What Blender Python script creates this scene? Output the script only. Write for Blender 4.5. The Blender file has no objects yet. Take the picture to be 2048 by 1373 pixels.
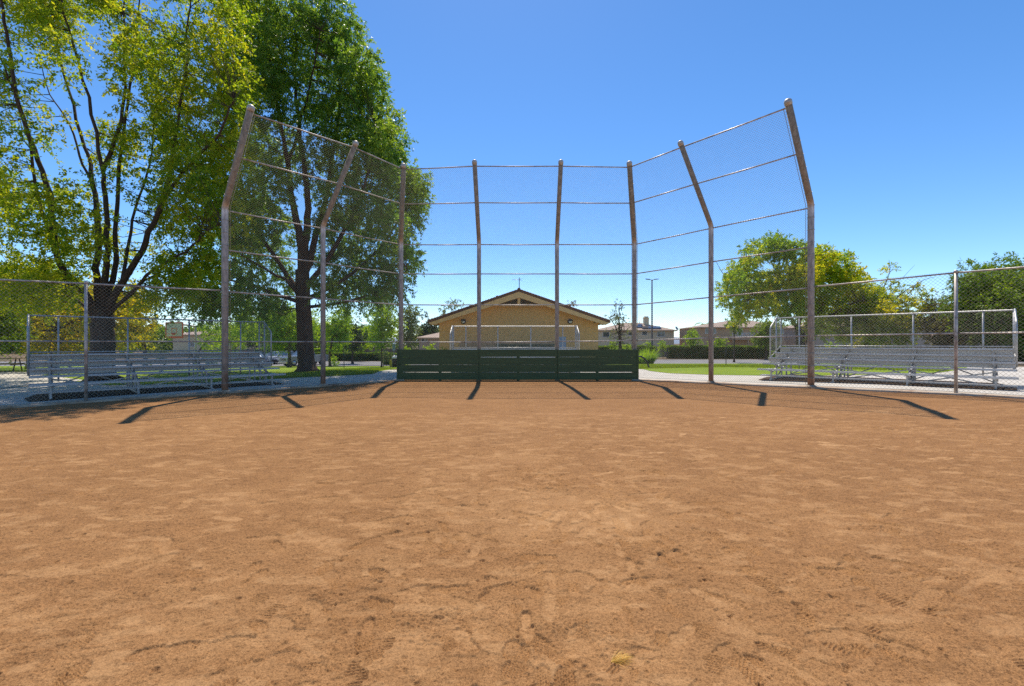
import bpy, bmesh, math, random
import numpy as np
from mathutils import Vector, Matrix, noise as mnoise
random.seed(7); RNG = np.random.default_rng(11)
scene = bpy.context.scene
C = scene.collection
R = math.radians

# ------------------------------------------------------------------ camera, sky, sun
EYE = 1.447; F = 930.0; CX = 1024.0; CY = 686.5
cam = bpy.data.cameras.new('camera'); cam.lens = 36*F/2048; cam.sensor_width = 36
cam.clip_start = 0.05; cam.clip_end = 6000
co = bpy.data.objects.new('camera', cam); C.objects.link(co)
co.location = (0, 0, EYE); co.rotation_euler = (R(90), 0, 0); scene.camera = co
SUN_ELEV, SUN_AZ = 60.6, -3.0        # azimuth measured from +Y, negative to the left
w = bpy.data.worlds.new('World'); scene.world = w; w.use_nodes = True
nt = w.node_tree; bg = nt.nodes['Background']
sky = nt.nodes.new('ShaderNodeTexSky'); sky.sky_type = 'NISHITA'; sky.sun_disc = False
sky.sun_elevation = R(SUN_ELEV); sky.sun_rotation = R(SUN_AZ)
sky.altitude = 2000; sky.air_density = 0.95; sky.dust_density = 0.5; sky.ozone_density = 2.0
hs = nt.nodes.new('ShaderNodeHueSaturation'); hs.inputs['Saturation'].default_value = 1.24; hs.inputs['Value'].default_value = 1.0
nt.links.new(sky.outputs[0], hs.inputs['Color']); tint = nt.nodes.new('ShaderNodeMix'); tint.data_type = 'RGBA'; tint.blend_type = 'MULTIPLY'; tint.inputs[0].default_value = 1; tint.inputs[7].default_value = (.95, .95, .96, 1)
nt.links.new(hs.outputs[0], tint.inputs[6]); nt.links.new(tint.outputs[2], bg.inputs[0])
bg.inputs[1].default_value = 0.13
sl = bpy.data.lights.new('sun', 'SUN'); sl.energy = 3.6; sl.angle = R(0.5); sl.color = (1, .915, .775)
so = bpy.data.objects.new('sun', sl); C.objects.link(so)
sd = Vector((math.sin(R(SUN_AZ))*math.cos(R(SUN_ELEV)), math.cos(R(SUN_AZ))*math.cos(R(SUN_ELEV)), math.sin(R(SUN_ELEV))))
so.rotation_euler = sd.to_track_quat('Z', 'Y').to_euler(); so.location = (0, 0, 30)
scene.view_settings.view_transform = 'Standard'; scene.view_settings.look = 'None'
scene.cycles.pixel_filter_width = 1.2; scene.cycles.use_denoising = False
scene.view_settings.gamma = 1; scene.view_settings.exposure = 0.68

# ------------------------------------------------------------------ helpers
def G(x, y):
    """ground height: rises a little to the right, falls away beyond the lawns"""
    g = min(max((x-4.7)*.032, 0), .2) + max(min((x+9)*.02, 0), -.08)
    return g - 1.25*min(max((y-24)/32.0, 0), 1)
def W(px, py, d):                      # photo pixel at depth d -> point
    return Vector(((px-CX)/F*d, d, EYE-(py-CY)/F*d))
def WG(px, py):                        # photo pixel on the ground
    d = 20
    for _ in range(60):
        d = .5*d + .5*F*(EYE-G((px-CX)/F*d, d))/max(py-CY, 1)
    return ((px-CX)/F*d, d)
def GP(px, d): x = (px-CX)/F*d; return (x, d, G(x, d))

def obj(name, me, mat=None, parent=None, loc=None):
    if isinstance(me, MB): me = me.mesh(name)
    o = bpy.data.objects.new(name, me); C.objects.link(o)
    if mat is not None:
        for m in (mat if isinstance(mat, (list, tuple)) else [mat]): me.materials.append(m)
    if parent is not None: o.parent = parent
    if loc is not None: o.location = loc
    return o
def thing(name, label, cat, loc=(0,0,0), rz=0, group=None):
    o = bpy.data.objects.new(name, None); C.objects.link(o); o.empty_display_size = .2
    o.location = loc; o.rotation_euler = (0, 0, rz); tag(o, label, cat, group); return o
def tag(o, label=None, cat=None, group=None, kind=None):
    if label: o['label'] = label
    if cat: o['category'] = cat
    if group: o['group'] = group
    if kind: o['kind'] = kind
    return o
def copy_tree(o, parent=None):
    c = o.copy(); C.objects.link(c); c.parent = parent
    for ch in list(o.children): copy_tree(ch, c)
    return c

class MB:
    def __init__(s): s.v = []; s.f = []; s.m = []; s.sm = []
    def quadbox(s, c8, mi=0):
        n = len(s.v); s.v += [tuple(p) for p in c8]
        for f in ((0,3,2,1),(4,5,6,7),(0,1,5,4),(1,2,6,5),(2,3,7,6),(3,0,4,7)):
            s.f.append(tuple(n+i for i in f)); s.m.append(mi); s.sm.append(False)
    def box(s, x0, x1, y0, y1, z0, z1, mi=0):
        s.quadbox([(x0,y0,z0),(x1,y0,z0),(x1,y1,z0),(x0,y1,z0),(x0,y0,z1),(x1,y0,z1),(x1,y1,z1),(x0,y1,z1)], mi); return s
    def beam(s, a, b, wd, ht, up=(0,0,1), mi=0):
        a = Vector(a); b = Vector(b); d = (b-a).normalized(); r = d.cross(Vector(up)).normalized(); u = r.cross(d)
        q = []
        for p in (a, b):
            q.append([p - r*wd/2 - u*ht/2, p + r*wd/2 - u*ht/2, p + r*wd/2 + u*ht/2, p - r*wd/2 + u*ht/2])
        s.quadbox([q[0][0], q[0][1], q[1][1], q[1][0], q[0][3], q[0][2], q[1][2], q[1][3]], mi); return s
    def tube(s, pts, rad, n=8, cap=True, mi=0):
        pts = [Vector(p) for p in pts]; k = len(pts)
        if not hasattr(rad, '__len__'): rad = [rad]*k
        base = len(s.v); ref = None
        for i, p in enumerate(pts):
            if i == 0: t = (pts[1]-p).normalized()
            elif i == k-1: t = (p-pts[i-1]).normalized()
            else: t = ((pts[i+1]-p).normalized()+(p-pts[i-1]).normalized()).normalized()
            if ref is None: ref = t.orthogonal().normalized()
            a = (ref - t*ref.dot(t)).normalized(); ref = a; b = t.cross(a)
            for j in range(n):
                an = 2*math.pi*j/n; s.v.append(tuple(p+(a*math.cos(an)+b*math.sin(an))*rad[i]))
        for i in range(k-1):
            for j in range(n):
                j2 = (j+1) % n
                s.f.append((base+i*n+j, base+i*n+j2, base+(i+1)*n+j2, base+(i+1)*n+j)); s.m.append(mi); s.sm.append(n > 4)
        if cap:
            s.f.append(tuple(base+j for j in reversed(range(n)))); s.m.append(mi); s.sm.append(False)
            s.f.append(tuple(base+(k-1)*n+j for j in range(n))); s.m.append(mi); s.sm.append(False)
        return s
    def lathe(s, c, prof, n=16, axis=(0,0,1), mi=0):
        c = Vector(c); q = Vector((0,0,1)).rotation_difference(Vector(axis)); base = len(s.v)
        for r, z in prof:
            for j in range(n):
                an = 2*math.pi*j/n; s.v.append(tuple(c + q @ Vector((r*math.cos(an), r*math.sin(an), z))))
        for i in range(len(prof)-1):
            for j in range(n):
                j2 = (j+1) % n
                s.f.append((base+i*n+j, base+i*n+j2, base+(i+1)*n+j2, base+(i+1)*n+j)); s.m.append(mi); s.sm.append(True)
        s.f.append(tuple(base+j for j in reversed(range(n)))); s.m.append(mi); s.sm.append(False)
        e = base+(len(prof)-1)*n; s.f.append(tuple(e+j for j in range(n))); s.m.append(mi); s.sm.append(False)
        return s
    def face(s, pts, mi=0):
        n = len(s.v); s.v += [tuple(p) for p in pts]; s.f.append(tuple(range(n, n+len(pts)))); s.m.append(mi); s.sm.append(False); return s
    def slab(s, pts, t, mi=0):           # thick polygon, t = offset vector
        t = Vector(t); n = len(s.v); k = len(pts); s.v += [tuple(p) for p in pts] + [tuple(Vector(p)+t) for p in pts]
        s.f.append(tuple(range(n, n+k))); s.f.append(tuple(reversed(range(n+k, n+2*k))))
        for i in range(k): j = (i+1) % k; s.f.append((n+i, n+k+i, n+k+j, n+j))
        s.m += [mi]*(k+2); s.sm += [False]*(k+2); return s
    def mesh(s, name='m'):
        me = bpy.data.meshes.new(name); me.from_pydata(s.v, [], s.f)
        me.polygons.foreach_set('material_index', s.m); me.polygons.foreach_set('use_smooth', s.sm)
        bm = bmesh.new(); bm.from_mesh(me); bmesh.ops.recalc_face_normals(bm, faces=bm.faces); bm.to_mesh(me); bm.free()
        me.update(); return me

def bevel(o, wd=.01, seg=2):
    m = o.modifiers.new('bevel', 'BEVEL'); m.width = wd; m.segments = seg; m.limit_method = 'ANGLE'; return o

# ------------------------------------------------------------------ materials
def new_mat(name):
    m = bpy.data.materials.new(name); m.use_nodes = True; t = m.node_tree
    return m, t, t.nodes['Principled BSDF']
def N(t, typ, **kw):
    n = t.nodes.new(typ)
    for k, v in kw.items():
        if k in n.inputs: n.inputs[k].default_value = v
        else: setattr(n, k, v)
    return n
def ramp(t, stops):
    r = t.nodes.new('ShaderNodeValToRGB'); e = r.color_ramp.elements
    while len(e) < len(stops): e.new(.5)
    for i, (p, c) in enumerate(stops): e[i].position = p; e[i].color = (*c, 1) if len(c) == 3 else c
    return r
def mix(t, a, b, fac=None, mode='MIX', f=1.0):
    n = t.nodes.new('ShaderNodeMix'); n.data_type = 'RGBA'; n.blend_type = mode
    for s, v in ((6, a), (7, b)):
        if isinstance(v, tuple): n.inputs[s].default_value = (*v, 1)
        else: t.links.new(v, n.inputs[s])
    if fac is None: n.inputs[0].default_value = f
    else: t.links.new(fac, n.inputs[0])
    return n.outputs[2]
def mat(name, col, rough=.6, metal=0, var=.15, scale=6, bump=0, bscale=40, spec=.5, dirt=None, ds=2.0, coord='Object', stretch=(1,1,1)):
    m, t, b = new_mat(name); tc = N(t, 'ShaderNodeTexCoord'); mp = N(t, 'ShaderNodeMapping'); mp.inputs['Scale'].default_value = stretch
    t.links.new(tc.outputs[coord], mp.inputs[0])
    no = N(t, 'ShaderNodeTexNoise', Scale=scale, Detail=5.0, Roughness=.6); t.links.new(mp.outputs[0], no.inputs[0])
    lo = tuple(c*(1-var) for c in col); hi = tuple(min(1, c*(1+var)) for c in col)
    r = ramp(t, [(.3, lo), (.7, hi)]); t.links.new(no.outputs[0], r.inputs[0]); out = r.outputs[0]
    if dirt:
        n2 = N(t, 'ShaderNodeTexNoise', Scale=ds, Detail=6.0, Roughness=.65); t.links.new(mp.outputs[0], n2.inputs[0])
        r2 = ramp(t, [(.48, (0,0,0)), (.68, (1,1,1))]); t.links.new(n2.outputs[0], r2.inputs[0])
        out = mix(t, out, dirt, r2.outputs[0])
    t.links.new(out, b.inputs['Base Color']); b.inputs['Roughness'].default_value = rough; b.inputs['Metallic'].default_value = metal
    b.inputs['Specular IOR Level'].default_value = spec
    if bump:
        n3 = N(t, 'ShaderNodeTexNoise', Scale=bscale, Detail=4.0); t.links.new(mp.outputs[0], n3.inputs[0])
        bp = N(t, 'ShaderNodeBump', Strength=bump, Distance=.02); t.links.new(n3.outputs[0], bp.inputs['Height']); t.links.new(bp.outputs[0], b.inputs['Normal'])
    return m

def leaf_mat(name, cols, trans=.5, rough=.5, spec=.35):
    m, t, b = new_mat(name); at = N(t, 'ShaderNodeAttribute', attribute_name='rnd')
    st = [(i/(len(cols)-1), c) for i, c in enumerate(cols)]
    r = ramp(t, st); t.links.new(at.outputs['Fac'], r.inputs[0])
    t.links.new(r.outputs[0], b.inputs['Base Color']); b.inputs['Roughness'].default_value = rough; b.inputs['Specular IOR Level'].default_value = spec
    tr = N(t, 'ShaderNodeBsdfTranslucent'); g = mix(t, r.outputs[0], (1.7, 1.55, .5), mode='MULTIPLY'); t.links.new(g, tr.inputs[0])
    ms = N(t, 'ShaderNodeMixShader'); ms.inputs[0].default_value = trans
    t.links.new(b.outputs[0], ms.inputs[1]); t.links.new(tr.outputs[0], ms.inputs[2])
    t.links.new(ms.outputs[0], t.nodes['Material Output'].inputs[0]); return m

M = {}
# galvanised backstop post: grey below, brown weathered above, rusty foot
def post_mat():
    m, t, b = new_mat('weathered_post'); tc = N(t, 'ShaderNodeTexCoord'); sp = N(t, 'ShaderNodeSeparateXYZ'); t.links.new(tc.outputs['Object'], sp.inputs[0])
    mr = N(t, 'ShaderNodeMapRange'); mr.inputs['From Max'].default_value = 8.0; t.links.new(sp.outputs['Z'], mr.inputs[0])
    r = ramp(t, [(0, (.34,.17,.08)), (.03, (.34,.22,.16)), (.10, (.335,.32,.30)), (.62, (.375,.365,.355)), (.655, (.6,.56,.52)), (.674, (.46,.31,.19)), (.69, (.29,.22,.15)), (1, (.34,.27,.19))])
    t.links.new(mr.outputs[0], r.inputs[0])
    mp = N(t, 'ShaderNodeMapping'); mp.inputs['Scale'].default_value = (9, 9, 2.2); t.links.new(tc.outputs['Object'], mp.inputs[0])
    no = N(t, 'ShaderNodeTexNoise', Scale=1.6, Detail=7.0, Roughness=.7); t.links.new(mp.outputs[0], no.inputs[0])
    r2 = ramp(t, [(.32, (.55,.52,.5)), (.68, (1.45,1.42,1.4))]); t.links.new(no.outputs[0], r2.inputs[0])
    out = mix(t, r.outputs[0], r2.outputs[0], mode='MULTIPLY')
    t.links.new(out, b.inputs['Base Color']); b.inputs['Roughness'].default_value = .65; b.inputs['Metallic'].default_value = .05
    return m
M['post'] = post_mat()
M['pipe'] = mat('galvanised_pipe', (.50,.44,.39), .45, .3, .25, 9, dirt=(.2,.14,.1), ds=5)
M['wire'] = mat('galvanised_wire', (.37,.34,.27), .5, .2, .2, 3)
M['cap'] = mat('cast_cap', (.5,.45,.4), .5, .4, .2, 20)
M['alu'] = mat('aluminium_plank', (.55,.545,.54), .42, .2, .1, 5, dirt=(.42,.41,.40), ds=1.5, stretch=(.3,4,4))
M['frame'] = mat('galvanised_frame', (.45,.44,.43), .45, .5, .2, 8)
def paint_wood():
    m, t, b = new_mat('green_painted_plank'); tc = N(t, 'ShaderNodeTexCoord'); mp = N(t, 'ShaderNodeMapping'); mp.inputs['Scale'].default_value = (.8, 10, 14)
    t.links.new(tc.outputs['Object'], mp.inputs[0]); no = N(t, 'ShaderNodeTexNoise', Scale=1.5, Detail=8.0, Roughness=.7); t.links.new(mp.outputs[0], no.inputs[0])
    r = ramp(t, [(.3, (.033,.053,.013)), (.5, (.050,.079,.020)), (.75, (.08,.115,.03))]); t.links.new(no.outputs[0], r.inputs[0])
    t.links.new(r.outputs[0], b.inputs['Base Color']); b.inputs['Roughness'].default_value = .55
    bp = N(t, 'ShaderNodeBump', Strength=.4, Distance=.01); t.links.new(no.outputs[0], bp.inputs['Height']); t.links.new(bp.outputs[0], b.inputs['Normal']); return m
M['green'] = paint_wood()
M['bark_a'] = mat('grey_brown_bark', (.085,.058,.042), .9, 0, .5, 5, .9, 14, .2, stretch=(6,6,1))
M['bark_b'] = mat('red_brown_bark', (.075,.045,.033), .9, 0, .5, 5, 1.0, 12, .2, stretch=(6,6,1))
M['bark_c'] = mat('pale_bark', (.14,.10,.07), .9, 0, .35, 5, .6, 14, .2)
M['leaf_a'] = leaf_mat('yellow_green_leaves', [(.06,.14,.016), (.14,.25,.02), (.26,.34,.025), (.42,.42,.035)], .64)
M['leaf_b'] = leaf_mat('deep_green_leaves', [(.055,.135,.025), (.10,.21,.035), (.155,.27,.045), (.24,.34,.06)], .56, .42, .5)
M['leaf_y'] = leaf_mat('golden_leaves', [(.09,.13,.015), (.20,.24,.02), (.36,.36,.025), (.5,.38,.03)], .58)
M['leaf_l'] = leaf_mat('lime_leaves', [(.09,.19,.015), (.2,.34,.02), (.34,.46,.03)], .55)
M['leaf_m'] = leaf_mat('mid_green_leaves', [(.06,.13,.02), (.12,.21,.025), (.21,.29,.035)], .5)
M['leaf_d'] = leaf_mat('dark_green_leaves', [(.022,.055,.018), (.045,.085,.022), (.08,.12,.03)], .35)
M['leaf_s'] = leaf_mat('grey_green_leaves', [(.08,.11,.05), (.14,.19,.07), (.22,.27,.10)], .45)
M['leaf_f'] = leaf_mat('green_and_ochre_leaves', [(.10,.20,.018), (.19,.32,.022), (.34,.42,.035), (.48,.44,.04)], .6)
M['leaf_bs'] = leaf_mat('olive_leaves', [(.06,.075,.02), (.11,.13,.025), (.22,.17,.03)], .45)
M['grassblade'] = leaf_mat('grass_blades', [(.11,.18,.006), (.18,.26,.008), (.28,.34,.015)], .45)
M['straw'] = leaf_mat('straw_blades', [(.42,.26,.05), (.62,.40,.07), (.7,.5,.14)], .35)

def concrete():
    m, t, b = new_mat('pale_concrete'); tc = N(t, 'ShaderNodeTexCoord')
    n1 = N(t, 'ShaderNodeTexNoise', Scale=.35, Detail=6.0, Roughness=.6); n2 = N(t, 'ShaderNodeTexNoise', Scale=30, Detail=3.0)
    for n in (n1, n2): t.links.new(tc.outputs['Object'], n.inputs[0])
    r = ramp(t, [(.3, (.44,.40,.34)), (.7, (.58,.53,.46))]); t.links.new(n1.outputs[0], r.inputs[0])
    r2 = ramp(t, [(.3, (.85,.85,.85)), (.7, (1.08,1.08,1.08))]); t.links.new(n2.outputs[0], r2.inputs[0])
    out = mix(t, r.outputs[0], r2.outputs[0], mode='MULTIPLY')
    br = N(t, 'ShaderNodeTexBrick', Scale=1.0); br.offset = 0; br.inputs['Mortar Size'].default_value = .012; br.inputs['Brick Width'].default_value = 1.8; br.inputs['Row Height'].default_value = 1.8
    br.inputs['Color1'].default_value = br.inputs['Color2'].default_value = (1,1,1,1); br.inputs['Mortar'].default_value = (.5,.47,.43,1)
    t.links.new(tc.outputs['Object'], br.inputs[0]); out = mix(t, out, br.outputs[0], mode='MULTIPLY')
    t.links.new(out, b.inputs['Base Color']); b.inputs['Roughness'].default_value = .85; return m
M['concrete'] = concrete()
def curb_mat():
    m, t, b = new_mat('dirt_stained_kerb'); tc = N(t, 'ShaderNodeTexCoord')
    n1 = N(t, 'ShaderNodeTexNoise', Scale=1.1, Detail=7.0, Roughness=.7); t.links.new(tc.outputs['Object'], n1.inputs[0])
    r = ramp(t, [(.42, (.50,.41,.31)), (.56, (.40,.27,.17)), (.66, (.16,.08,.045))]); t.links.new(n1.outputs[0], r.inputs[0])
    t.links.new(r.outputs[0], b.inputs['Base Color']); b.inputs['Roughness'].default_value = .9
    bp = N(t, 'ShaderNodeBump', Strength=.5, Distance=.02); t.links.new(n1.outputs[0], bp.inputs['Height']); t.links.new(bp.outputs[0], b.inputs['Normal']); return m
M['curb'] = curb_mat()
M['asphalt'] = mat('sun_bleached_asphalt', (.20,.19,.19), .9, 0, .15, .6, .2, 60)
M['soil'] = mat('dry_soil', (.16,.11,.065), .95, 0, .4, .4, .3, 10, .2, dirt=(.06,.08,.02), ds=.15)
M['lawn'] = mat('mown_lawn', (.18,.26,.010), .9, 0, .3, 18, .6, 90, .15, dirt=(.25,.31,.014), ds=.5)
M['bed'] = mat('shade_toned_soil', (.075,.045,.028), .95, 0, .4, 5, .5, 20, .2, dirt=(.16,.10,.06), ds=2)  # brown soil, with the shade under the bleachers put into its colour
def dirt_mat():
    m, t, b = new_mat('infield_dirt'); tc = N(t, 'ShaderNodeTexCoord')
    def nz(scale, det=5., rough=.6, st=(1,1,1)):
        mp = N(t, 'ShaderNodeMapping'); mp.inputs['Scale'].default_value = st; t.links.new(tc.outputs['Object'], mp.inputs[0])
        n = N(t, 'ShaderNodeTexNoise', Scale=scale, Detail=det, Roughness=rough); t.links.new(mp.outputs[0], n.inputs[0]); return n.outputs[0]
    big = nz(.25, 5, .6, (1,1.2,1)); med = nz(1.7, 9, .78, (1,1.6,1)); dash = nz(13, 6, .7); fine = nz(70, 4, .75); grain = nz(190, 2, .6)
    r1 = ramp(t, [(.34, (.258,.128,.050)), (.5, (.302,.152,.060)), (.66, (.35,.184,.075))]); t.links.new(med, r1.inputs[0])
    r0 = ramp(t, [(.3, (.92,.91,.90)), (.7, (1.06,1.06,1.07))]); t.links.new(big, r0.inputs[0])
    out = mix(t, r1.outputs[0], r0.outputs[0], mode='MULTIPLY')
    at = N(t, 'ShaderNodeAttribute', attribute_name='dust')
    out2 = mix(t, out, (.47,.265,.120), at.outputs['Fac'])
    # coarse grains show where there is no dust
    rd = ramp(t, [(.3, (.62,.58,.55)), (.42, (.95,.95,.94)), (.58, (1.03,1.03,1.03)), (.7, (1.22,1.23,1.25))]); t.links.new(dash, rd.inputs[0])
    rf = ramp(t, [(.36, (.42,.39,.36)), (.46, (.92,.92,.92)), (.6, (1.06,1.06,1.06)), (.74, (1.4,1.42,1.45))]); t.links.new(fine, rf.inputs[0])
    rg = ramp(t, [(.33, (.55,.52,.50)), (.5, (1,1,1)), (.7, (1.3,1.3,1.32))]); t.links.new(grain, rg.inputs[0])
    sp = mix(t, mix(t, rf.outputs[0], rg.outputs[0], mode='MULTIPLY'), rd.outputs[0], mode='MULTIPLY')
    inv = N(t, 'ShaderNodeMapRange'); inv.inputs['To Min'].default_value = .95; inv.inputs['To Max'].default_value = .3
    t.links.new(at.outputs['Fac'], inv.inputs[0])
    out3 = mix(t, out2, sp, inv.outputs[0], mode='MULTIPLY')
    t.links.new(out3, b.inputs['Base Color']); b.inputs['Roughness'].default_value = .95; b.inputs['Specular IOR Level'].default_value = .15
    ad = N(t, 'ShaderNodeMath', operation='ADD'); t.links.new(fine, ad.inputs[0]); t.links.new(med, ad.inputs[1])
    bp = N(t, 'ShaderNodeBump', Strength=.7, Distance=.008); t.links.new(ad.outputs[0], bp.inputs['Height'])
    b2 = N(t, 'ShaderNodeBump', Strength=.35, Distance=.003); t.links.new(grain, b2.inputs['Height']); t.links.new(bp.outputs[0], b2.inputs['Normal'])
    t.links.new(b2.outputs[0], b.inputs['Normal']); return m
M['dirt'] = dirt_mat()

# ------------------------------------------------------------------ ground sheets
BRX, BRY = (-13, -9, 4.7, 10.95), (24, 56)
def sheet(name, pts, m, off, kind='structure'):
    bm = bmesh.new(); bm.faces.new([bm.verts.new((x, y, 0)) for x, y in pts])
    for bx in BRX: bmesh.ops.bisect_plane(bm, geom=bm.verts[:]+bm.edges[:]+bm.faces[:], plane_co=(bx,0,0), plane_no=(1,0,0))
    for by in BRY: bmesh.ops.bisect_plane(bm, geom=bm.verts[:]+bm.edges[:]+bm.faces[:], plane_co=(0,by,0), plane_no=(0,1,0))
    for v in bm.verts: v.co.z = G(v.co.x, v.co.y)+off
    for f in bm.faces:
        f.normal_update()
        if f.normal.z < 0: f.normal_flip()
    me = bpy.data.meshes.new(name); bm.to_mesh(me); bm.free(); o = obj(name, me, m); tag(o, kind=kind); return o
def px(*pp): return [WG(a, b) for a, b in pp]
sheet('ground', [(-2500,-300),(2500,-300),(2500,3500),(-2500,3500)], M['soil'], 0)
# backstop / fence line plan points
PB = {'C':(-8.27,13.40),'B':(-6.31,15.53),'A':(-4.31,18.06),'D':(-1.28,18.06),'E':(1.748,18.06),'F':(4.757,18.06),'G':(6.75,15.77),'H':(8.73,13.58)}
PT = {'C':(-7.03,12.52,7.77),'B':(-4.96,14.75,7.77),'A':(-3.87,16.58,7.77),'D':(-1.31,16.26,7.77),'E':(1.71,16.26,7.77),'F':(4.14,16.40,7.78),'G':(5.386,14.86,7.83),'H':(7.39,12.45,7.90)}
order = ['C','B','A','D','E','F','G','H']
LF = [(-8.27-2.31*i, 13.40-1.85*i) for i in range(0, 6)]
RF = [(8.73+2.02*i, 13.58-2.32*i) for i in range(0, 6)]
fl = LF[::-1] + [PB[k] for k in ['B','A','F','G']] + RF
sheet('concrete_plaza', [LF[5], (-45, 4), (-45, 25), (-18,27),(-6,27),(5,27.5),(18,25),(45,25),(45,0)] + [RF[5]] + [PB['H'], PB['G'], PB['F'], PB['A'], PB['B'], PB['C']], M['concrete'], .006)
sheet('infield_dirt', [(x, y) for x, y in fl] + [(25,-40), (-25,-40)], M['dirt'], .008)
lawn_l = sheet('lawn', px((-200,745),(0,745),(150,764),(200,772),(330,769),(440,765),(560,758),(690,752),(745,749),(798,738),(798,729)) + [(-9,55),(-60,55),(-60,30)], M['lawn'], .016)
lawn_r = sheet('lawn', px((1240,731),(1262,737),(1300,743),(1340,747.5),(1420,750.5),(1520,752),(1620,752.5),(1760,750),(1880,746),(1935,738),(1915,731)) + [(40,56),(9,56)], M['lawn'], .016)
sheet('footpath', px((-300,746),(0,742),(300,738),(470,738.5),(560,741),(440,751),(330,754),(200,759),(150,764),(0,778),(-300,785)), M['concrete'], .022)
sheet('road', [(-120,56),(-9,55.5),(9,56.3),(120,56.5),(120,71),(-120,69)], M['asphalt'], .01)

# kerb strip under the wings and fences
def strip(name, pts, wd, z0, z1, m):
    b = MB()
    for a, c in zip(pts[:-1], pts[1:]):
        a = Vector((*a, 0)); c = Vector((*c, 0)); d = (c-a).normalized(); n = Vector((-d.y, d.x, 0))*wd/2
        n_ = max(1, int((c-a).length/.5))
        for i in range(n_):
            p = a.lerp(c, i/n_); q = a.lerp(c, (i+1)/n_); j = .006*random.random()
            P8 = [p-n, p+n, q+n, q-n]
            b.quadbox([(v.x, v.y, G(v.x, v.y)+z0) for v in P8] + [(v.x, v.y, G(v.x, v.y)+z1+j) for v in P8])
    o = obj(name, b, m); tag(o, kind='structure'); return o
def shift(pts, dd): return [(x, y-dd) for x, y in pts]
strip('kerb', [PB['A'], PB['B']]+LF, .42, -.1, .045, M['curb'])
strip('kerb', [PB['F'], PB['G']]+RF, .42, -.1, .045, M['curb'])
strip('kerb', [(-4.31,18.2),(4.757,18.2)], .3, -.1, .04, M['curb'])

# ------------------------------------------------------------------ relief of the near dirt
def vnoise(X, Y, seed):
    xi = np.floor(X).astype(np.int64); yi = np.floor(Y).astype(np.int64); fx = X-xi; fy = Y-yi
    fx = fx*fx*(3-2*fx); fy = fy*fy*(3-2*fy)
    def h(a, b):
        n = (a*374761393 + b*668265263 + seed*974634777) & 0x7fffffff
        n = ((n ^ (n >> 13))*1274126177) & 0x7fffffff
        n = n ^ (n >> 16); return (n & 0xffff)/65535.0
    a = h(xi, yi); b = h(xi+1, yi); c = h(xi, yi+1); d = h(xi+1, yi+1)
    return (a*(1-fx)+b*fx)*(1-fy)+(c*(1-fx)+d*fx)*fy
def fbm(X, Y, sc, seed, o=4):
    s = 0; a = .5; t = 0
    for i in range(o): s = s + a*vnoise(X*sc, Y*sc, seed+i); t += a; a *= .55; sc *= 2.03
    return s/t
def dens_(X): return .3+.7*np.exp(-((X-.25)/2.2)**2)
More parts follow.
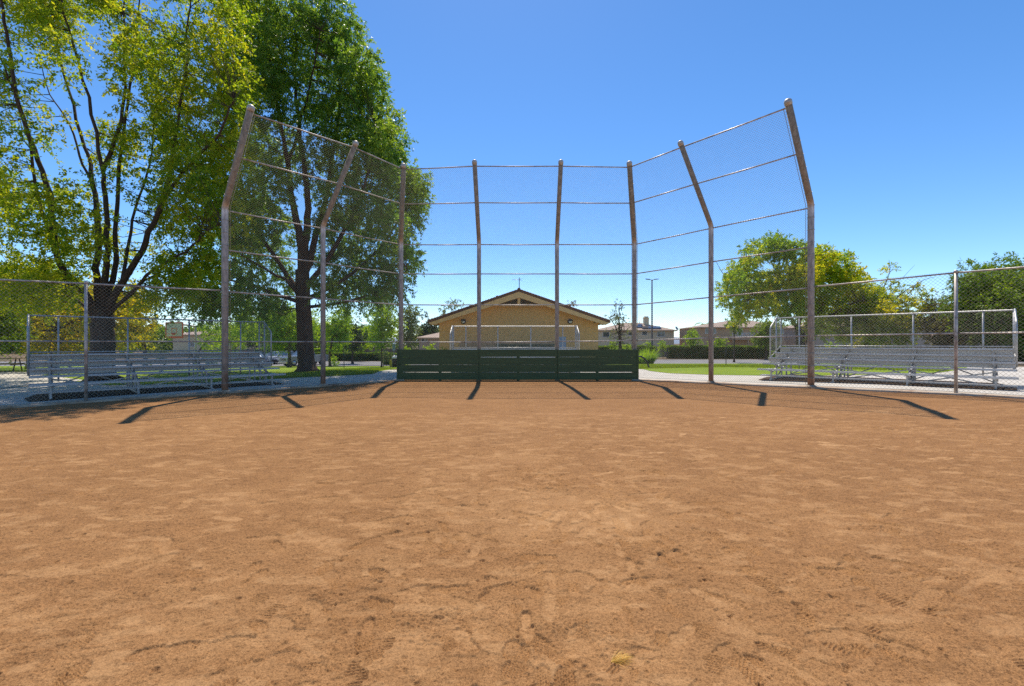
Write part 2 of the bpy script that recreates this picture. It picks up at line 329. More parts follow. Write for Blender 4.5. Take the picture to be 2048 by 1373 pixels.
def near_dirt():
    y0, y1, k = 1.25, 9.6, .0023
    nr = int(math.log(y1/y0)/k); ys = y0*np.exp(k*np.arange(nr)); us = np.arange(-1.22, 1.2201, .0023)
    Y, U = np.meshgrid(ys, us, indexing='ij'); X = U*(Y+.25)
    H = (fbm(X, Y, 1.3, 3, 3)-.5)*.022 + (fbm(X, Y, 6, 9, 3)-.5)*.012
    D = np.clip((fbm(X*.8, Y*1.5, 7, 21, 5)-.56)*6, 0, 1)*.45 + np.clip((fbm(X, Y, 1.2, 27, 4)-.5)*3, 0, 1)*.25*dens_(X)          # dusty streaks
    dens = np.exp(-((X-.25)/2.0)**2)                                    # trampled middle
    clod = vnoise(X*75, Y*75, 31); c2 = vnoise(X*38, Y*38, 37)
    rough = .0035+.0075*np.clip((fbm(X, Y, 2.2, 41, 3)-.42)*4, 0, 1)*(.45+.55*dens)
    H += (np.clip(clod-.52, 0, 1)*1.5 + np.clip(c2-.6, 0, 1)*1.8)*rough*(1-.75*D)
    rs = random.Random(5)
    def foot(fx, fy, ang, L, Wd, dep, typ, dustv):
        m = (np.abs(X-fx) < L) & (np.abs(Y-fy) < L)
        if not m.any(): return
        idx = np.nonzero(m); x = X[idx]-fx; y = Y[idx]-fy; c, s = math.cos(ang), math.sin(ang)
        a = (x*c+y*s)/(L/2); q = (-x*s+y*c)/(Wd/2)
        wd = np.where(a > 0, 1-.18*(a-.45)**2*2, .80-.22*np.exp(-((a+.12)/.28)**2))       # ball, waist and heel
        rr = np.maximum(np.abs(a)**2.6, 0)+np.abs(q/np.maximum(wd, .2))**2.6
        ins = np.clip((1.06-rr)/.22, 0, 1); rim = np.exp(-((rr-1.25)/.28)**2)
        h = H[idx]; flat = np.mean(h[ins > .5]) if (ins > .5).any() else 0
        if typ == 0: tr = np.sin(a*L/2/.0030+ .8*q*q)                                      # bars
        elif typ == 1: tr = np.maximum(np.sin((a*L/2+q*Wd/2)/.0034), 0)+np.maximum(np.sin((a*L/2-q*Wd/2)/.0034), 0)-.8   # diamonds
        elif typ == 2: tr = np.sin(a*L/2/.0036)*np.sin(q*Wd/2/.0036)*1.3
        else: tr = 0*a
        part = np.clip(.75+1.2*np.sin(a*1.6+fx*9), 0, 1) if typ < 3 else 1
        new = flat-dep + tr*.0058*part
        H[idx] = h*(1-ins)+new*ins + rim*dep*.32*(1-ins)*np.clip(.4+np.sin(a*5+q*3+fx*7), 0, 1)
        nz = np.clip(fbm(X[idx], Y[idx], 26, 71, 3)*2.4-.45, .1, 1); D[idx] = D[idx]*(1-ins*nz)+ins*nz*dustv
    for i in range(330):
        if i < 210: fx = rs.gauss(.35, 1.0); fy = rs.uniform(1.75, 5.2)
        else: fy = rs.uniform(1.8, 8.0); fx = rs.uniform(-1.15, 1.15)*fy
        ang = math.pi/2+rs.gauss(0, .7)+(math.pi if rs.random() < .4 else 0)
        t = rs.choice([0, 1, 1, 2, 2, 3, 3]); L = rs.uniform(.2, .31)
        foot(fx, fy, ang, L, L*.36, rs.uniform(.004, .010), t, rs.uniform(.1, .6) if t == 3 else rs.uniform(0, .25))
    for i in range(420):                                                  # smears left by sliding feet
        fy = 1.8*(9.4/1.8)**rs.random(); fx = rs.uniform(-1.2, 1.2)*fy; ang = rs.gauss(.1, .3); L = rs.uniform(.08, .34)
        foot(fx, fy, ang, L, L*rs.uniform(.14, .4), rs.uniform(-.001, .004), 3, rs.uniform(.3, 1)*min(1, fy/6.5))
    for i in range(420):                                                 # cleat holes and kicked pits
        fx = rs.gauss(.1, 1.3) if rs.random() < .6 else rs.uniform(-4.5, 4.5); fy = rs.uniform(1.8, 6.5); r = rs.uniform(.006, .015); dp = rs.uniform(.008, .02)
        m = (np.abs(X-fx) < r*2.5) & (np.abs(Y-fy) < r*2.5)
        if m.any():
            q = ((X[m]-fx)**2+(Y[m]-fy)**2)/r**2; H[m] -= dp*np.exp(-q); H[m] += dp*.25*np.exp(-((np.sqrt(q)-1.7)/.4)**2)
    H += (vnoise(X*110, Y*110, 91)-.5)*.0028*(1-.5*D)
    for i in range(95):                                                  # toe and heel prints with a clear tread
        fx = rs.gauss(.3, 1.1); fy = rs.uniform(1.9, 4.6); ang = math.pi/2+rs.gauss(0, .8); L = rs.uniform(.10, .17)
        foot(fx, fy, ang, L, L*rs.uniform(.5, .75), rs.uniform(.001, .004), rs.choice([0, 0, 1, 1, 2]), .15)
    # the dug hollow in front of the plate
    for hx, hy, r, dp in ((.49, 4.25, .33, .028), (.25, 4.75, .25, .018), (-.35, 2.35, .14, .02), (.28, 2.2, .17, .028)):
        q = ((X-hx)**2+((Y-hy)*1.2)**2)/r**2; H -= dp*np.exp(-q*1.6); H += (clod-.5)*.010*np.exp(-((np.sqrt(q)-1)/.5)**2)
    D += np.clip(1.1-((X-1.1*0-.5)**2/1.2+(Y-3.9)**2/.5), 0, 1)*.55*fbm(X, Y, 7, 61, 3)
    e = np.minimum.reduce([(1.22-np.abs(U))*Y/.35, (Y-y0)/.1, (ys[-1]-Y)/.6]); e = np.clip(e, 0, 1)
    Z = .0095 + e*(np.clip(H+.026, .002, 1)) + np.clip((X-4.7)*.032, 0, .2) + np.clip((X+9)*.02, -.08, 0)
    n0, n1 = X.shape; v = np.stack([X, Y, Z], -1).reshape(-1, 3).astype(np.float32)
    i = np.arange(n0*n1).reshape(n0, n1); q = np.stack([i[:-1,:-1], i[:-1,1:], i[1:,1:], i[1:,:-1]], -1).reshape(-1, 4).astype(np.int32)
    me = np_mesh('dirt_relief', v, q); at = me.attributes.new('dust', 'FLOAT', 'POINT'); at.data.foreach_set('value', np.clip(D, 0, 1).ravel().astype(np.float32))
    me.polygons.foreach_set('use_smooth', np.ones(len(q), bool))
    o = obj('trodden_dirt', me, M['dirt']); tag(o, kind='structure')
def np_mesh(name, v, q):
    me = bpy.data.meshes.new(name); k = q.shape[1]; me.vertices.add(len(v)); me.vertices.foreach_set('co', np.ascontiguousarray(v, np.float32).ravel())
    me.loops.add(len(q)*k); me.loops.foreach_set('vertex_index', np.ascontiguousarray(q, np.int32).ravel())
    me.polygons.add(len(q)); me.polygons.foreach_set('loop_start', np.arange(0, len(q)*k, k, dtype=np.int32)); me.polygons.foreach_set('loop_total', np.full(len(q), k, np.int32))
    me.update(calc_edges=True); return me
near_dirt()

# ------------------------------------------------------------------ chain link
def clip_line(p, d, poly):
    t0, t1 = -1e9, 1e9
    for i in range(len(poly)):
        a = poly[i]; b = poly[(i+1) % len(poly)]; e = (b[0]-a[0], b[1]-a[1]); n = (-e[1], e[0])
        den = n[0]*d[0]+n[1]*d[1]; num = n[0]*(p[0]-a[0])+n[1]*(p[1]-a[1])
        if abs(den) < 1e-9:
            if num < 0: return None
            continue
        t = -num/den
        if den > 0: t0 = max(t0, t)
        else: t1 = min(t1, t)
    return (t0, t1) if t1-t0 > .01 else None
class Link:
    """woven diamond wire over planar quads; wires are thin three-sided rods"""
    def __init__(s, r=.0021, pitch=.052): s.r = r; s.p = pitch; s.V = []; s.Q = []; s.n = 0
    def quad(s, c):
        c = [Vector(p) for p in c]; o = c[0]; ux = (c[1]-c[0]).normalized(); nn = ux.cross(c[-1]-c[0]).normalized(); uy = nn.cross(ux)
        poly = [((p-o).dot(ux), (p-o).dot(uy)) for p in c]
        xs = [p[0] for p in poly]; ysl = [p[1] for p in poly]; segs = []
        for sgn in (1, -1):
            d = (math.sqrt(.5), sgn*math.sqrt(.5)); nm = (-d[1], d[0])
            pr = [nm[0]*x+nm[1]*y for x, y in poly]; k = math.ceil(min(pr)/s.p)
            while k*s.p < max(pr):
                q = (nm[0]*k*s.p, nm[1]*k*s.p); t = clip_line(q, d, poly)
                if t:
                    nseg = max(1, int((t[1]-t[0])/.45)); ts = np.linspace(t[0], t[1], nseg+1)
                    for a, b in zip(ts[:-1], ts[1:]): segs.append((q[0]+d[0]*a, q[1]+d[1]*a, q[0]+d[0]*b, q[1]+d[1]*b, sgn))
                k += 1
        S = np.array(segs); o = np.array(o); ux = np.array(ux); uy = np.array(uy); nn = np.array(nn)
        A = o+S[:,0:1]*ux+S[:,1:2]*uy + S[:,4:5]*nn*s.r; B = o+S[:,2:3]*ux+S[:,3:4]*uy + S[:,4:5]*nn*s.r
        D = B-A; D /= np.linalg.norm(D, axis=1)[:,None]; T = np.cross(D, nn)
        ring = [T*s.r, -T*s.r*.5+nn*s.r*.87, -T*s.r*.5-nn*s.r*.87]
        v = np.stack([A+r for r in ring]+[B+r for r in ring], 1).reshape(-1, 3)
        b = (np.arange(len(S))*6)[:,None]+s.n
        q = np.concatenate([b+np.array([[0,1,4,3]]), b+np.array([[1,2,5,4]]), b+np.array([[2,0,3,5]])])
        s.V.append(v); s.Q.append(q); s.n += len(v)
    def mesh(s, name): return np_mesh(name, np.concatenate(s.V), np.concatenate(s.Q))

# ------------------------------------------------------------------ backstop
BS = thing('chain_link_backstop', 'tall chain link backstop with bent steel posts and green kick boards behind home plate', 'backstop', (0.22, 18.06, 0))
BO = Vector((0.22, 18.06, 0))
def loc(v): return Vector(v)-BO
HB = 5.36
base = {}; bend = {}; top = {}
for k in order:
    x, y = PB[k]; g = G(x, y); base[k] = Vector((x, y, g)); bend[k] = Vector((x, y, g+HB)); top[k] = Vector(PT[k])
band_me = MB().tube([(.096*math.cos(a), .096*math.sin(a), 0) for a in np.linspace(0, 2*math.pi, 13)], .006, 4, False).mesh('tension_band')
band_me.materials.append(M['wire'])
for k in order:
    b, m_, t_ = base[k], bend[k], top[k]; r = .088 if k in 'CHAF' else .08
    dl = (t_-m_).normalized(); pts = [Vector((0,0,-.1)), Vector((0,0,HB-.12)), Vector((0,0,HB-.03)), Vector((0,0,HB))+dl*.1, (t_-b)]
    o = obj('post', MB().tube(pts, r, 20), M['post'], BS, loc(b))
    cp = MB().lathe((0,0,0), [(r*1.12, -.07), (r*1.14, .02), (r*.9, .06), (r*.5, .085), (.001, .095)], 18, dl)
    c = obj('post_cap', cp, M['cap'], o, t_-b)
    fm = MB().lathe((0,0,0), [(r*1.9, 0), (r*1.7, .05), (r*1.2, .09)], 14); obj('post_footing', fm, M['curb'], o, (0,0,.005))
    if k in 'CHAF':
        zz = .3
        while zz < 7.6:
            bo = bpy.data.objects.new('tension_band', band_me); C.objects.link(bo); bo.parent = o
            if zz < HB: bo.location = (0,0,zz)
            else:
                bo.location = Vector((0,0,HB))+dl*(zz-HB)*1.06; bo.rotation_euler = dl.to_track_quat('Z','Y').to_euler()
            zz += .36
low = {'C':1.49,'B':1.49,'A':1.49,'D':1.48,'E':1.505,'F':1.55,'G':1.615,'H':1.655}
def at_h(k, i):
    g = base[k].z; b, m_, t_ = base[k], bend[k], top[k]
    if i == 0: return Vector((b.x, b.y, low[k]))
    if i < 4: return Vector((b.x, b.y, g+(0, 2.93, 4.13, 5.27)[i]))
    return m_.lerp(t_, (.52, .955)[i-4])
def inward(k):
    v = top[k]-bend[k]; v.z = 0; return v.normalized()
for p, q in zip(order[:-1], order[1:]):
    for i in range(6):
        a = at_h(p, i); c = at_h(q, i); d = (c-a).normalized(); sag = Vector((0,0,-.012*random.random()))
        obj('rail', MB().tube([loc(a+d*.06), loc(a.lerp(c, .5)+sag), loc(c-d*.06)], .021, 8), M['pipe'], BS)
    lk = Link(.0026, .053)
    off = {k: -inward(k)*.03 for k in (p, q)}
    hgt = .10
    A0 = base[p]+Vector((0,0,hgt)); B0 = base[q]+Vector((0,0,hgt)); A1 = bend[p]; B1 = bend[q]; A2 = at_h(p, 5); B2 = at_h(q, 5)
    tr = lambda v: loc(v)
    lk.quad([tr(A0), tr(B0), tr(B1), tr(A1)]); lk.quad([tr(A1), tr(B1), tr(B2), tr(A2)])
    obj('wire_mesh', lk.mesh('wire_mesh'), M['wire'], BS)
    if p not in 'ADE': obj('tension_wire', MB().tube([loc(A0), loc(A0.lerp(B0,.5)+Vector((0,0,.01))), loc(B0)], .006, 5), M['wire'], BS)
# tension bars beside the terminal posts
for k, nb in (('C','B'), ('H','G'), ('A','B'), ('F','G'), ('F','E')):
    f = [at.lerp(at2, .045 if nb != 'E' else .035) for at, at2 in ((base[k]+Vector((0,0,.1)), base[nb]+Vector((0,0,.1))), (bend[k], bend[nb]), (at_h(k,5), at_h(nb,5)))]
    obj('tension_bar', MB().tube([loc(v) for v in f], .0075, 5), M['wire'], BS)
# green kick boards
hz = [.035, .327, .619, .911]
xs = [-4.42, -1.275, 1.75, 4.86]
for bi in range(3):
    for ri in range(4):
        x0, x1 = xs[bi]+.006, xs[bi+1]-.006; b = MB(); n = 12; jt = random.uniform(-.007, .007); jb = random.uniform(-.006, .006); sg = random.uniform(-.006, .006)
        for s in range(n):
            u0, u1 = s/n, (s+1)/n
            def zz(u, z, jj): return z + jj*u + sg*math.sin(math.pi*u)
            xa, xb = x0+(x1-x0)*u0, x0+(x1-x0)*u1; ya, yb = 17.90, 17.945; z0 = hz[ri]; z1 = z0+(.275 if (bi*2+ri) % 3 == 1 else .2845)
            b.quadbox([(xa,ya,zz(u0,z0,jb)),(xb,ya,zz(u1,z0,jb)),(xb,yb,zz(u1,z0,jb)),(xa,yb,zz(u0,z0,jb)),(xa,ya,zz(u0,z1,jt)),(xb,ya,zz(u1,z1,jt)),(xb,yb,zz(u1,z1,jt)),(xa,yb,zz(u0,z1,jt))])
        for v in range(len(b.v)): b.v[v] = tuple(Vector(b.v[v])-BO)
        o = obj('kick_board', b, M['green'], BS)
        if ri == 0:
            pass
for x in (-4.3, -2.78, -1.275, .24, 1.75, 3.29, 4.74):
    obj('batten', MB().box(x-.055-BO.x, x+.055-BO.x, 17.948-BO.y, 17.975-BO.y, .0, 1.17), M['green'], BS)
for x in (-4.405, 4.845):
    obj('end_board', MB().box(x-.03-BO.x, x+.03-BO.x, 17.885-BO.y, 18.0-BO.y, .0, 1.195), M['green'], BS)

# ------------------------------------------------------------------ side fences
def side_fence(name, label, pts, lowz, first_z):
    root = thing(name, label, 'fence', (pts[0][0], pts[0][1], G(*pts[0]))); O = Vector(root.location)
    H_ = 2.985
    P = [Vector((x, y, G(x, y))) for x, y in pts]
    for i, p in enumerate(P):
        if i == 0: continue
        o = obj('post', MB().tube([p-O-Vector((0,0,.1)), p-O+Vector((0,0,H_-.02))], .036, 12), M['pipe'], root)
        obj('post_cap', MB().lathe(p-O+Vector((0,0,H_-.02)), [(.042, -.02), (.045, .03), (.03, .055), (.001, .06)], 12), M['cap'], o)
    for a, b in zip(P[:-1], P[1:]):
        A, B = a-O, b-O; d = (B-A).normalized(); st = .09 if a is P[0] else .0
        obj('top_rail', MB().tube([A+Vector((0,0,H_-.03))+d*st, A.lerp(B,.5)+Vector((0,0,H_-.035)), B+Vector((0,0,H_-.03))], .021, 8), M['pipe'], root)
        la = Vector((A.x, A.y, lowz(a.x)-O.z)); lb = Vector((B.x, B.y, lowz(b.x)-O.z))
        obj('middle_rail', MB().tube([la+d*st, lb], .019, 8), M['pipe'], root)
        lk = Link(.0027, .062); u = Vector((0,0,1)); lk.quad([A+u*.07+d*st, B+u*.07, B+u*(H_+.01), A+u*(H_+.01)+d*st])
        obj('wire_mesh', lk.mesh('wire_mesh'), M['wire'], root)
        obj('bottom_wire', MB().tube([A+u*.075+d*st, B+u*.075], .006, 5), M['wire'], root)
side_fence('chain_link_fence', 'chain link fence running left from the backstop in front of the shaded bleacher', LF[:5], lambda x: 1.49, 0)
side_fence('chain_link_fence', 'chain link fence running right from the backstop in front of the sunlit bleacher', RF[:5], lambda x: 1.655+min(max(x-8.73,0)*.012,.03), 0)

# ------------------------------------------------------------------ bleachers
def make_bleacher(label):
    root = thing('bleacher', label, 'bleacher', group='five row aluminium bleachers around the backstop')
    L = 6.22; pitch = .61
    def seat_z(k): return .405+.185*k
    for k in range(5):
        v = k*pitch; z = seat_z(k); b = MB()
        b.box(0, L, v-.12, v+.12, z-.012, z)                       # deck of the plank
        b.box(0, L, v-.122, v-.112, z-.045, z+.002); b.box(0, L, v+.112, v+.122, z-.045, z+.002)
        for q in (-.06, -.02, .02, .06): b.box(.002, L-.002, v+q-.004, v+q+.004, z+.0005, z+.004)
        o = obj('seat', b, M['alu'], root)
        for x in (0, L): obj('end_cap', MB().box(x-.006, x+.006, v-.126, v+.126, z-.05, z+.006), M['frame'], o)
    for k in range(1, 5):
        v = k*pitch-.30; z = seat_z(k)-.405+.0
        b = MB(); b.box(0, L, v-.13, v+.13, z-.012, z); b.box(0, L, v-.132, v-.122, z-.04, z+.002); b.box(0, L, v+.122, v+.132, z-.04, z+.002)
        obj('footboard', b, M['alu'], root)
    for k, (za, zb) in ((2, (.59, .768)), (3, (.776, .953)), (4, (.962, 1.10))):
        v = k*pitch+.135; b = MB(); b.box(0, L, v, v+.012, za, zb); b.box(0, L, v-.006, v, zb-.02, zb); b.box(0, L, v-.006, v, za, za+.02)
        obj('riser_board', b, M['alu'], root)
    for u in (.4, 2.2, 4.02, 5.82):
        b = MB()
        b.beam((u, -.1, .045), (u, 2.85, .045), .05, .05)
        for k in range(5):
            b.beam((u, k*pitch+.03, .07), (u, k*pitch+.03, seat_z(k)-.046), .045, .045, up=(0,1,0))
            b.beam((u-.03, k*pitch-.11, seat_z(k)-.06), (u-.03, k*pitch+.12, seat_z(k)-.06), .04, .028)
        b.beam((u+.03, .05, .3), (u+.03, 2.6, 1.0), .04, .04); b.beam((u+.03, .65, .12), (u+.03, 2.5, .95), .035, .035)
        obj('support_frame', b, M['frame'], root)
    for (a, b_) in ((.4, 2.2), (2.2, 4.02), (4.02, 5.82)):
        obj('cross_brace', MB().beam((a, 2.5, .12), (b_, 2.5, .95), .035, .008, up=(0,1,0)), M['frame'], root)
        obj('cross_brace', MB().beam((a, 2.52, .95), (b_, 2.52, .12), .035, .008, up=(0,1,0)), M['frame'], root)
        obj('cross_brace', MB().beam((a, .66, .1), (b_, .66, .5), .035, .008, up=(0,1,0)), M['frame'], root)
        obj('cross_brace', MB().beam((a, .68, .5), (b_, .68, .1), .035, .008, up=(0,1,0)), M['frame'], root)
    # guard rail: one bent pipe around the back and both ends
    zt = 2.3; vb = 2.78; r = .024
    pts = [(0-.03, 1.42, .62), (-.03, 1.42, 1.83), (-.03, 1.5, 1.93), (-.03, 2.15, zt-.04), (-.03, 2.25, zt), (-.03, vb-.05, zt), (.02, vb, zt), (L-.02, vb, zt), (L+.03, vb-.05, zt), (L+.03, 2.25, zt), (L+.03, 2.15, zt-.04), (L+.03, 1.5, 1.93), (L+.03, 1.42, 1.83), (L+.03, 1.42, .62)]
    obj('guard_rail', MB().tube(pts, r, 8), M['frame'], root)
    obj('guard_rail', MB().tube([(-.02, vb, 1.2), (L+.02, vb, 1.2)], r*.85, 8), M['frame'], root)
    for x in (-.03, L+.03):
        obj('guard_post', MB().tube([(x, vb, .5), (x, vb, zt)], r, 8), M['frame'], root)
        obj('guard_post', MB().tube([(x, 2.16, .55), (x, 2.16, zt-.03)], r*1.15, 8), M['frame'], root)
        obj('side_rail', MB().tube([(x, 1.42, .75), (x, vb, 1.2)], r*.8, 8), M['frame'], root)
    for u in (.6, 2.25, 3.95, 5.6):
        obj('guard_post', MB().tube([(u, vb+.01, .3), (u, vb+.01, zt)], r, 8), M['frame'], root)
    lk = Link(.0023, .056); lk.quad([(0, vb, 1.2), (L, vb, 1.2), (L, vb, zt), (0, vb, zt)])
    for x in (-.03, L+.03): lk.quad([(x, 1.42, .75), (x, vb, 1.2), (x, vb, zt), (x, 2.2, zt)]); lk.quad([(x, 1.42, .75), (x, 2.2, zt), (x, 1.42, 1.83)])
    obj('wire_mesh', lk.mesh('wire_mesh'), M['wire'], root)
    return root
bl = make_bleacher('five row bleacher in tree shade behind the left fence')
br = copy_tree(bl); br['label'] = 'five row bleacher in full sun behind the right fence'
bc = copy_tree(bl); bc['label'] = 'bleacher behind the green kick boards in front of the tan gabled building'
e0 = Vector((-12.35, 11.88)); bl.location = (e0.x, e0.y, -.03); bl.rotation_euler = (0, 0, R(45.4))
e1 = Vector((8.72, 16.45)); br.location = (e1.x, e1.y, .14); br.rotation_euler = (0, 0, R(-45))
bc.location = (.13-3.11, 21.2, 0.01)

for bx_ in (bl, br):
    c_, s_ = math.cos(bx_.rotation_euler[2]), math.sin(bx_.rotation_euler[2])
    sheet('shaded_soil_bed', [(bx_.location.x+u*c_-v*s_, bx_.location.y+u*s_+v*c_) for u, v in ((.0,-.05),(6.2,-.05),(6.25,1.3),(5.9,2.7),(.2,2.7),(-.1,1.2))], M['bed'], .026)  # soil bed below each side bleacher, painted dark for the shade there
# ------------------------------------------------------------------ buildings
M['stucco'] = mat('tan_stucco', (.82,.47,.18), .9, 0, .07, 3, .25, 60, .2)
M['fascia'] = mat('tan_fascia', (.92,.54,.22), .7, 0, .05, 2)
M['darktan'] = mat('mauve_brown_band', (.46,.29,.17), .85, 0, .1, 2)
def tile_mat(name, c1, c2, c3, sx=3.2, sy=2.6):
    m, t, b = new_mat(name); tc = N(t, 'ShaderNodeTexCoord'); mp = N(t, 'ShaderNodeMapping'); t.links.new(tc.outputs['Object'], mp.inputs[0])
    br = N(t, 'ShaderNodeTexBrick', Scale=sx); br.inputs['Mortar Size'].default_value = .03; br.inputs['Brick Width'].default_value = 1.0; br.inputs['Row Height'].default_value = .9
    br.inputs['Color1'].default_value = (*c1,1); br.inputs['Color2'].default_value = (*c2,1); br.inputs['Mortar'].default_value = (*c3,1)
    t.links.new(mp.outputs[0], br.inputs[0]); t.links.new(br.outputs[0], b.inputs['Base Color']); b.inputs['Roughness'].default_value = .85; return m
M['redtile'] = tile_mat('red_brown_roof_tile', (.22,.085,.05), (.15,.06,.04), (.06,.03,.025))
M['tantile'] = tile_mat('tan_roof_tile', (.42,.31,.24), (.34,.245,.19), (.2,.15,.12))
M['pinktile'] = tile_mat('pink_roof_tile', (.48,.32,.26), (.40,.26,.21), (.22,.15,.12))
M['beige'] = mat('beige_stucco', (.80,.62,.38), .9, 0, .06, 1)
M['brownst'] = mat('brown_stucco', (.60,.39,.22), .9, 0, .06, 1)
M['mauvest'] = mat('taupe_stucco', (.55,.42,.32), .9, 0, .06, 1)
M['white'] = mat('white_trim', (.75,.74,.71), .6, 0, .04, 2)
M['glass'] = mat('dark_window_glass', (.05,.07,.09), .08, 0, .2, .5, spec=.8)
M['black'] = mat('black_metal', (.015,.015,.017), .45, .2, .2, 3)
M['dark'] = mat('dark_opening', (.02,.018,.016), .9, 0, .2, 3)
M['bluedoor'] = mat('blue_grey_door', (.30,.42,.56), .6, 0, .06, 2)
M['dkgreen'] = mat('dark_green_metal', (.008,.05,.035), .5, .1, .2, 2)
M['solar'] = mat('solar_cells', (.03,.04,.06), .2, .1, .2, 6)
M['fencetan'] = mat('tan_block_wall', (.30,.20,.14), .9, 0, .12, .6)
M['rock'] = mat('pale_rock', (.42,.34,.27), .9, 0, .25, 2, .6, 6)
M['orange'] = mat('orange_paint', (.85,.13,.03), .5, 0, .08, 4)
M['boardwhite'] = mat('white_board', (.78,.72,.66), .5, 0, .05, 1)
M['palewood'] = mat('pale_timber', (.48,.33,.19), .8, 0, .2, 3)
M['red'] = mat('red_paint', (.5,.03,.03), .5)
M['yellow'] = mat('yellow_paint', (.75,.55,.04), .6)

def window(parent, x, y, z, wd, ht, panes=2, ax='y', trim='white'):
    """window standing proud of a wall facing -y"""
    b = MB(); t = .1
    b.box(x-wd/2-t, x+wd/2+t, y-.07, y-.004, z, z+t*.9); b.box(x-wd/2-t, x+wd/2+t, y-.07, y-.004, z+ht-t*.9, z+ht)
    b.box(x-wd/2-t, x-wd/2, y-.068, y-.004, z+t*.9, z+ht-t*.9); b.box(x+wd/2, x+wd/2+t, y-.068, y-.004, z+t*.9, z+ht-t*.9)
    for i in range(1, panes): xx = x-wd/2+wd*i/panes; b.box(xx-.04, xx+.04, y-.062, y-.004, z+t*.9, z+ht-t*.9)
    o = obj('window', b, M[trim], parent)
    obj('pane', MB().box(x-wd/2, x+wd/2, y-.03, y-.005, z+t*.9, z+ht-t*.9), M['glass'], o); return o
def gable_hall():
    d = 36.0; s = F/d; x0 = (876-CX)/s; x1 = (1194-CX)/s; g = G(0, d)-.1; ze = EYE+36.0/s; xm = (1037.5-CX)/s
    root = thing('community_hall', 'tan stucco hall with broad gable and brown tiled roof behind home plate', 'building', (xm, d, g)); O = Vector(root.location)
    hw = (x1-x0)/2; e = ze-g; slope = (4.1+EYE-ze)/((1220-855)/2/s); rise = slope*hw; depth = 22
    hh = e+.28
    b = MB(); b.slab([(-hw,0,0),(hw,0,0),(hw,0,hh),(0,0,hh+rise),(-hw,0,hh)], (0,depth,0)); obj('wall', b, M['stucco'], root)
    obj('wall_base', MB().box(-4.6, 2.9, -.03, -.003, 0, 2.15), M['darktan'], root)
    ov = 1.05; ex = ((1220-855)/2)/s*(d-1.0)/d; b = MB(); th = .2
    zr = EYE+106/s*(d-1)/d-g; zl = EYE+43.5/s*(d-1)/d-g
    for sg in (-1, 1):
        b.slab([(0,-ov,zr-.12),(sg*ex,-ov,zl-.12),(sg*ex,depth+ov,zl-.12),(0,depth+ov,zr-.12)], (0,0,.12))
    rf = obj('roof', b, M['redtile'], root)
    # barge boards under the tiles
    b = MB()
    for sg in (-1, 1):
        b.slab([(0,-ov+.02,zr-.13),(sg*(ex-.05),-ov+.02,zl-.13),(sg*(ex-.35),-ov+.02,zl-.29),(0,-ov+.02,zr-.58)], (0,.08,0))
    obj('barge_board', b, M['fascia'], root)
    b = MB()
    for sg in (-1, 1):
        b.slab([(sg*.02,-ov+.12,zr-.5),(sg*(ex-.4),-ov+.12,zl-.26),(sg*(ex-.4),0,zl-.26),(sg*.02,0,zr-.5)], (0,0,.06))
    obj('soffit', b, M['fascia'], root)
    # cover tiles along the verge
    b = MB()
    for sg in (-1, 1):
        n = 34
        for i in range(n):
            p = Vector((0,-ov,zr)).lerp(Vector((sg*ex,-ov,zl)), (i+.02)/n); q = Vector((0,-ov,zr)).lerp(Vector((sg*ex,-ov,zl)), (i+1.0)/n)
            b.tube([p+Vector((0,.04,.05)), q+Vector((0,.04,.02))], .06, 7)
    obj('verge_tile', b, M['redtile'], rf)
    b = MB(); 
    for i in range(40): b.tube([(0, -ov+i*.6, zr+.05), (0, -ov+i*.6+.62, zr+.03)], .13, 8)
    obj('ridge_cap', b, M['redtile'], rf)
    # gable vents each side of a king post
    b = MB()
    for sg in (-1, 1):
        vz = zr-1.03
        b.slab([(sg*.12,-ov+.3,vz),(sg*1.45,-ov+.3,vz),(sg*1.3,-ov+.3,vz+.09),(sg*.12,-ov+.3,vz+.48)], (0,.04,0))
        vv = obj('gable_vent', b, M['dark'], root); b = MB()
        for i in range(3):
            z = vz+.08+i*.13; xx = max(.2, 1.38-(z-vz)/.48*1.2); b.beam((sg*.12,-ov+.29,z), (sg*xx,-ov+.29,z), .012, .010)
        obj('louvre', b, M['stucco'], vv); b = MB()
    obj('king_post', MB().box(-.1,.1,-ov+.16,-ov+.28,zr-1.15,zr-.5), M['fascia'], root)
    obj('tie_beam', MB().box(-1.9,1.9,-ov+.17,-ov+.27,zr-1.2,zr-1.04), M['fascia'], root)
    for pxx, pyy in ((927,643.5), (1140,643.5)):
        x = (pxx-CX)/s-O.x; z = EYE-(pyy-CY)/s-g
        lt = obj('wall_light', MB().lathe((x,-.004,z), [(.2,0),(.2,.08),(.17,.12),(.15,.13)], 18, (0,-1,0)), M['black'], root)
        obj('lens', MB().lathe((x,-.13,z), [(.15,0),(.13,.05),(.07,.09),(.001,.1)], 16, (0,-1,0)), M['white'], lt)
        obj('light_guard', MB().box(x-.17,x+.17,-.27,-.13,z+.02,z+.16), M['black'], lt)
    x = (1124.5-CX)/s-O.x; dr = obj('door', MB().box(x-.3,x+.28,-.07,-.035,.0,EYE-(674-CY)/s-g), M['bluedoor'], root)
    obj('handle', MB().tube([(x+.2,-.1,1.02),(x+.08,-.1,1.02)], .014, 6), M['frame'], dr)
    obj('camera', MB().box((1190-CX)/s-O.x-.12,(1190-CX)/s-O.x+.04,-.25,-.01,hh-.12,hh), M['black'], root)
    obj('roof_vent', MB().lathe((-1.75,3,zr-.9), [(.07,0),(.07,.75),(.14,.76),(.14,.85),(.02,.9)], 10), M['redtile'], root)
    # aerial on the ridge
    a = thing('tv_aerial', 'thin antenna on a mast at the ridge of the tan hall', 'antenna', (xm+.03, d-.6, g+zr))
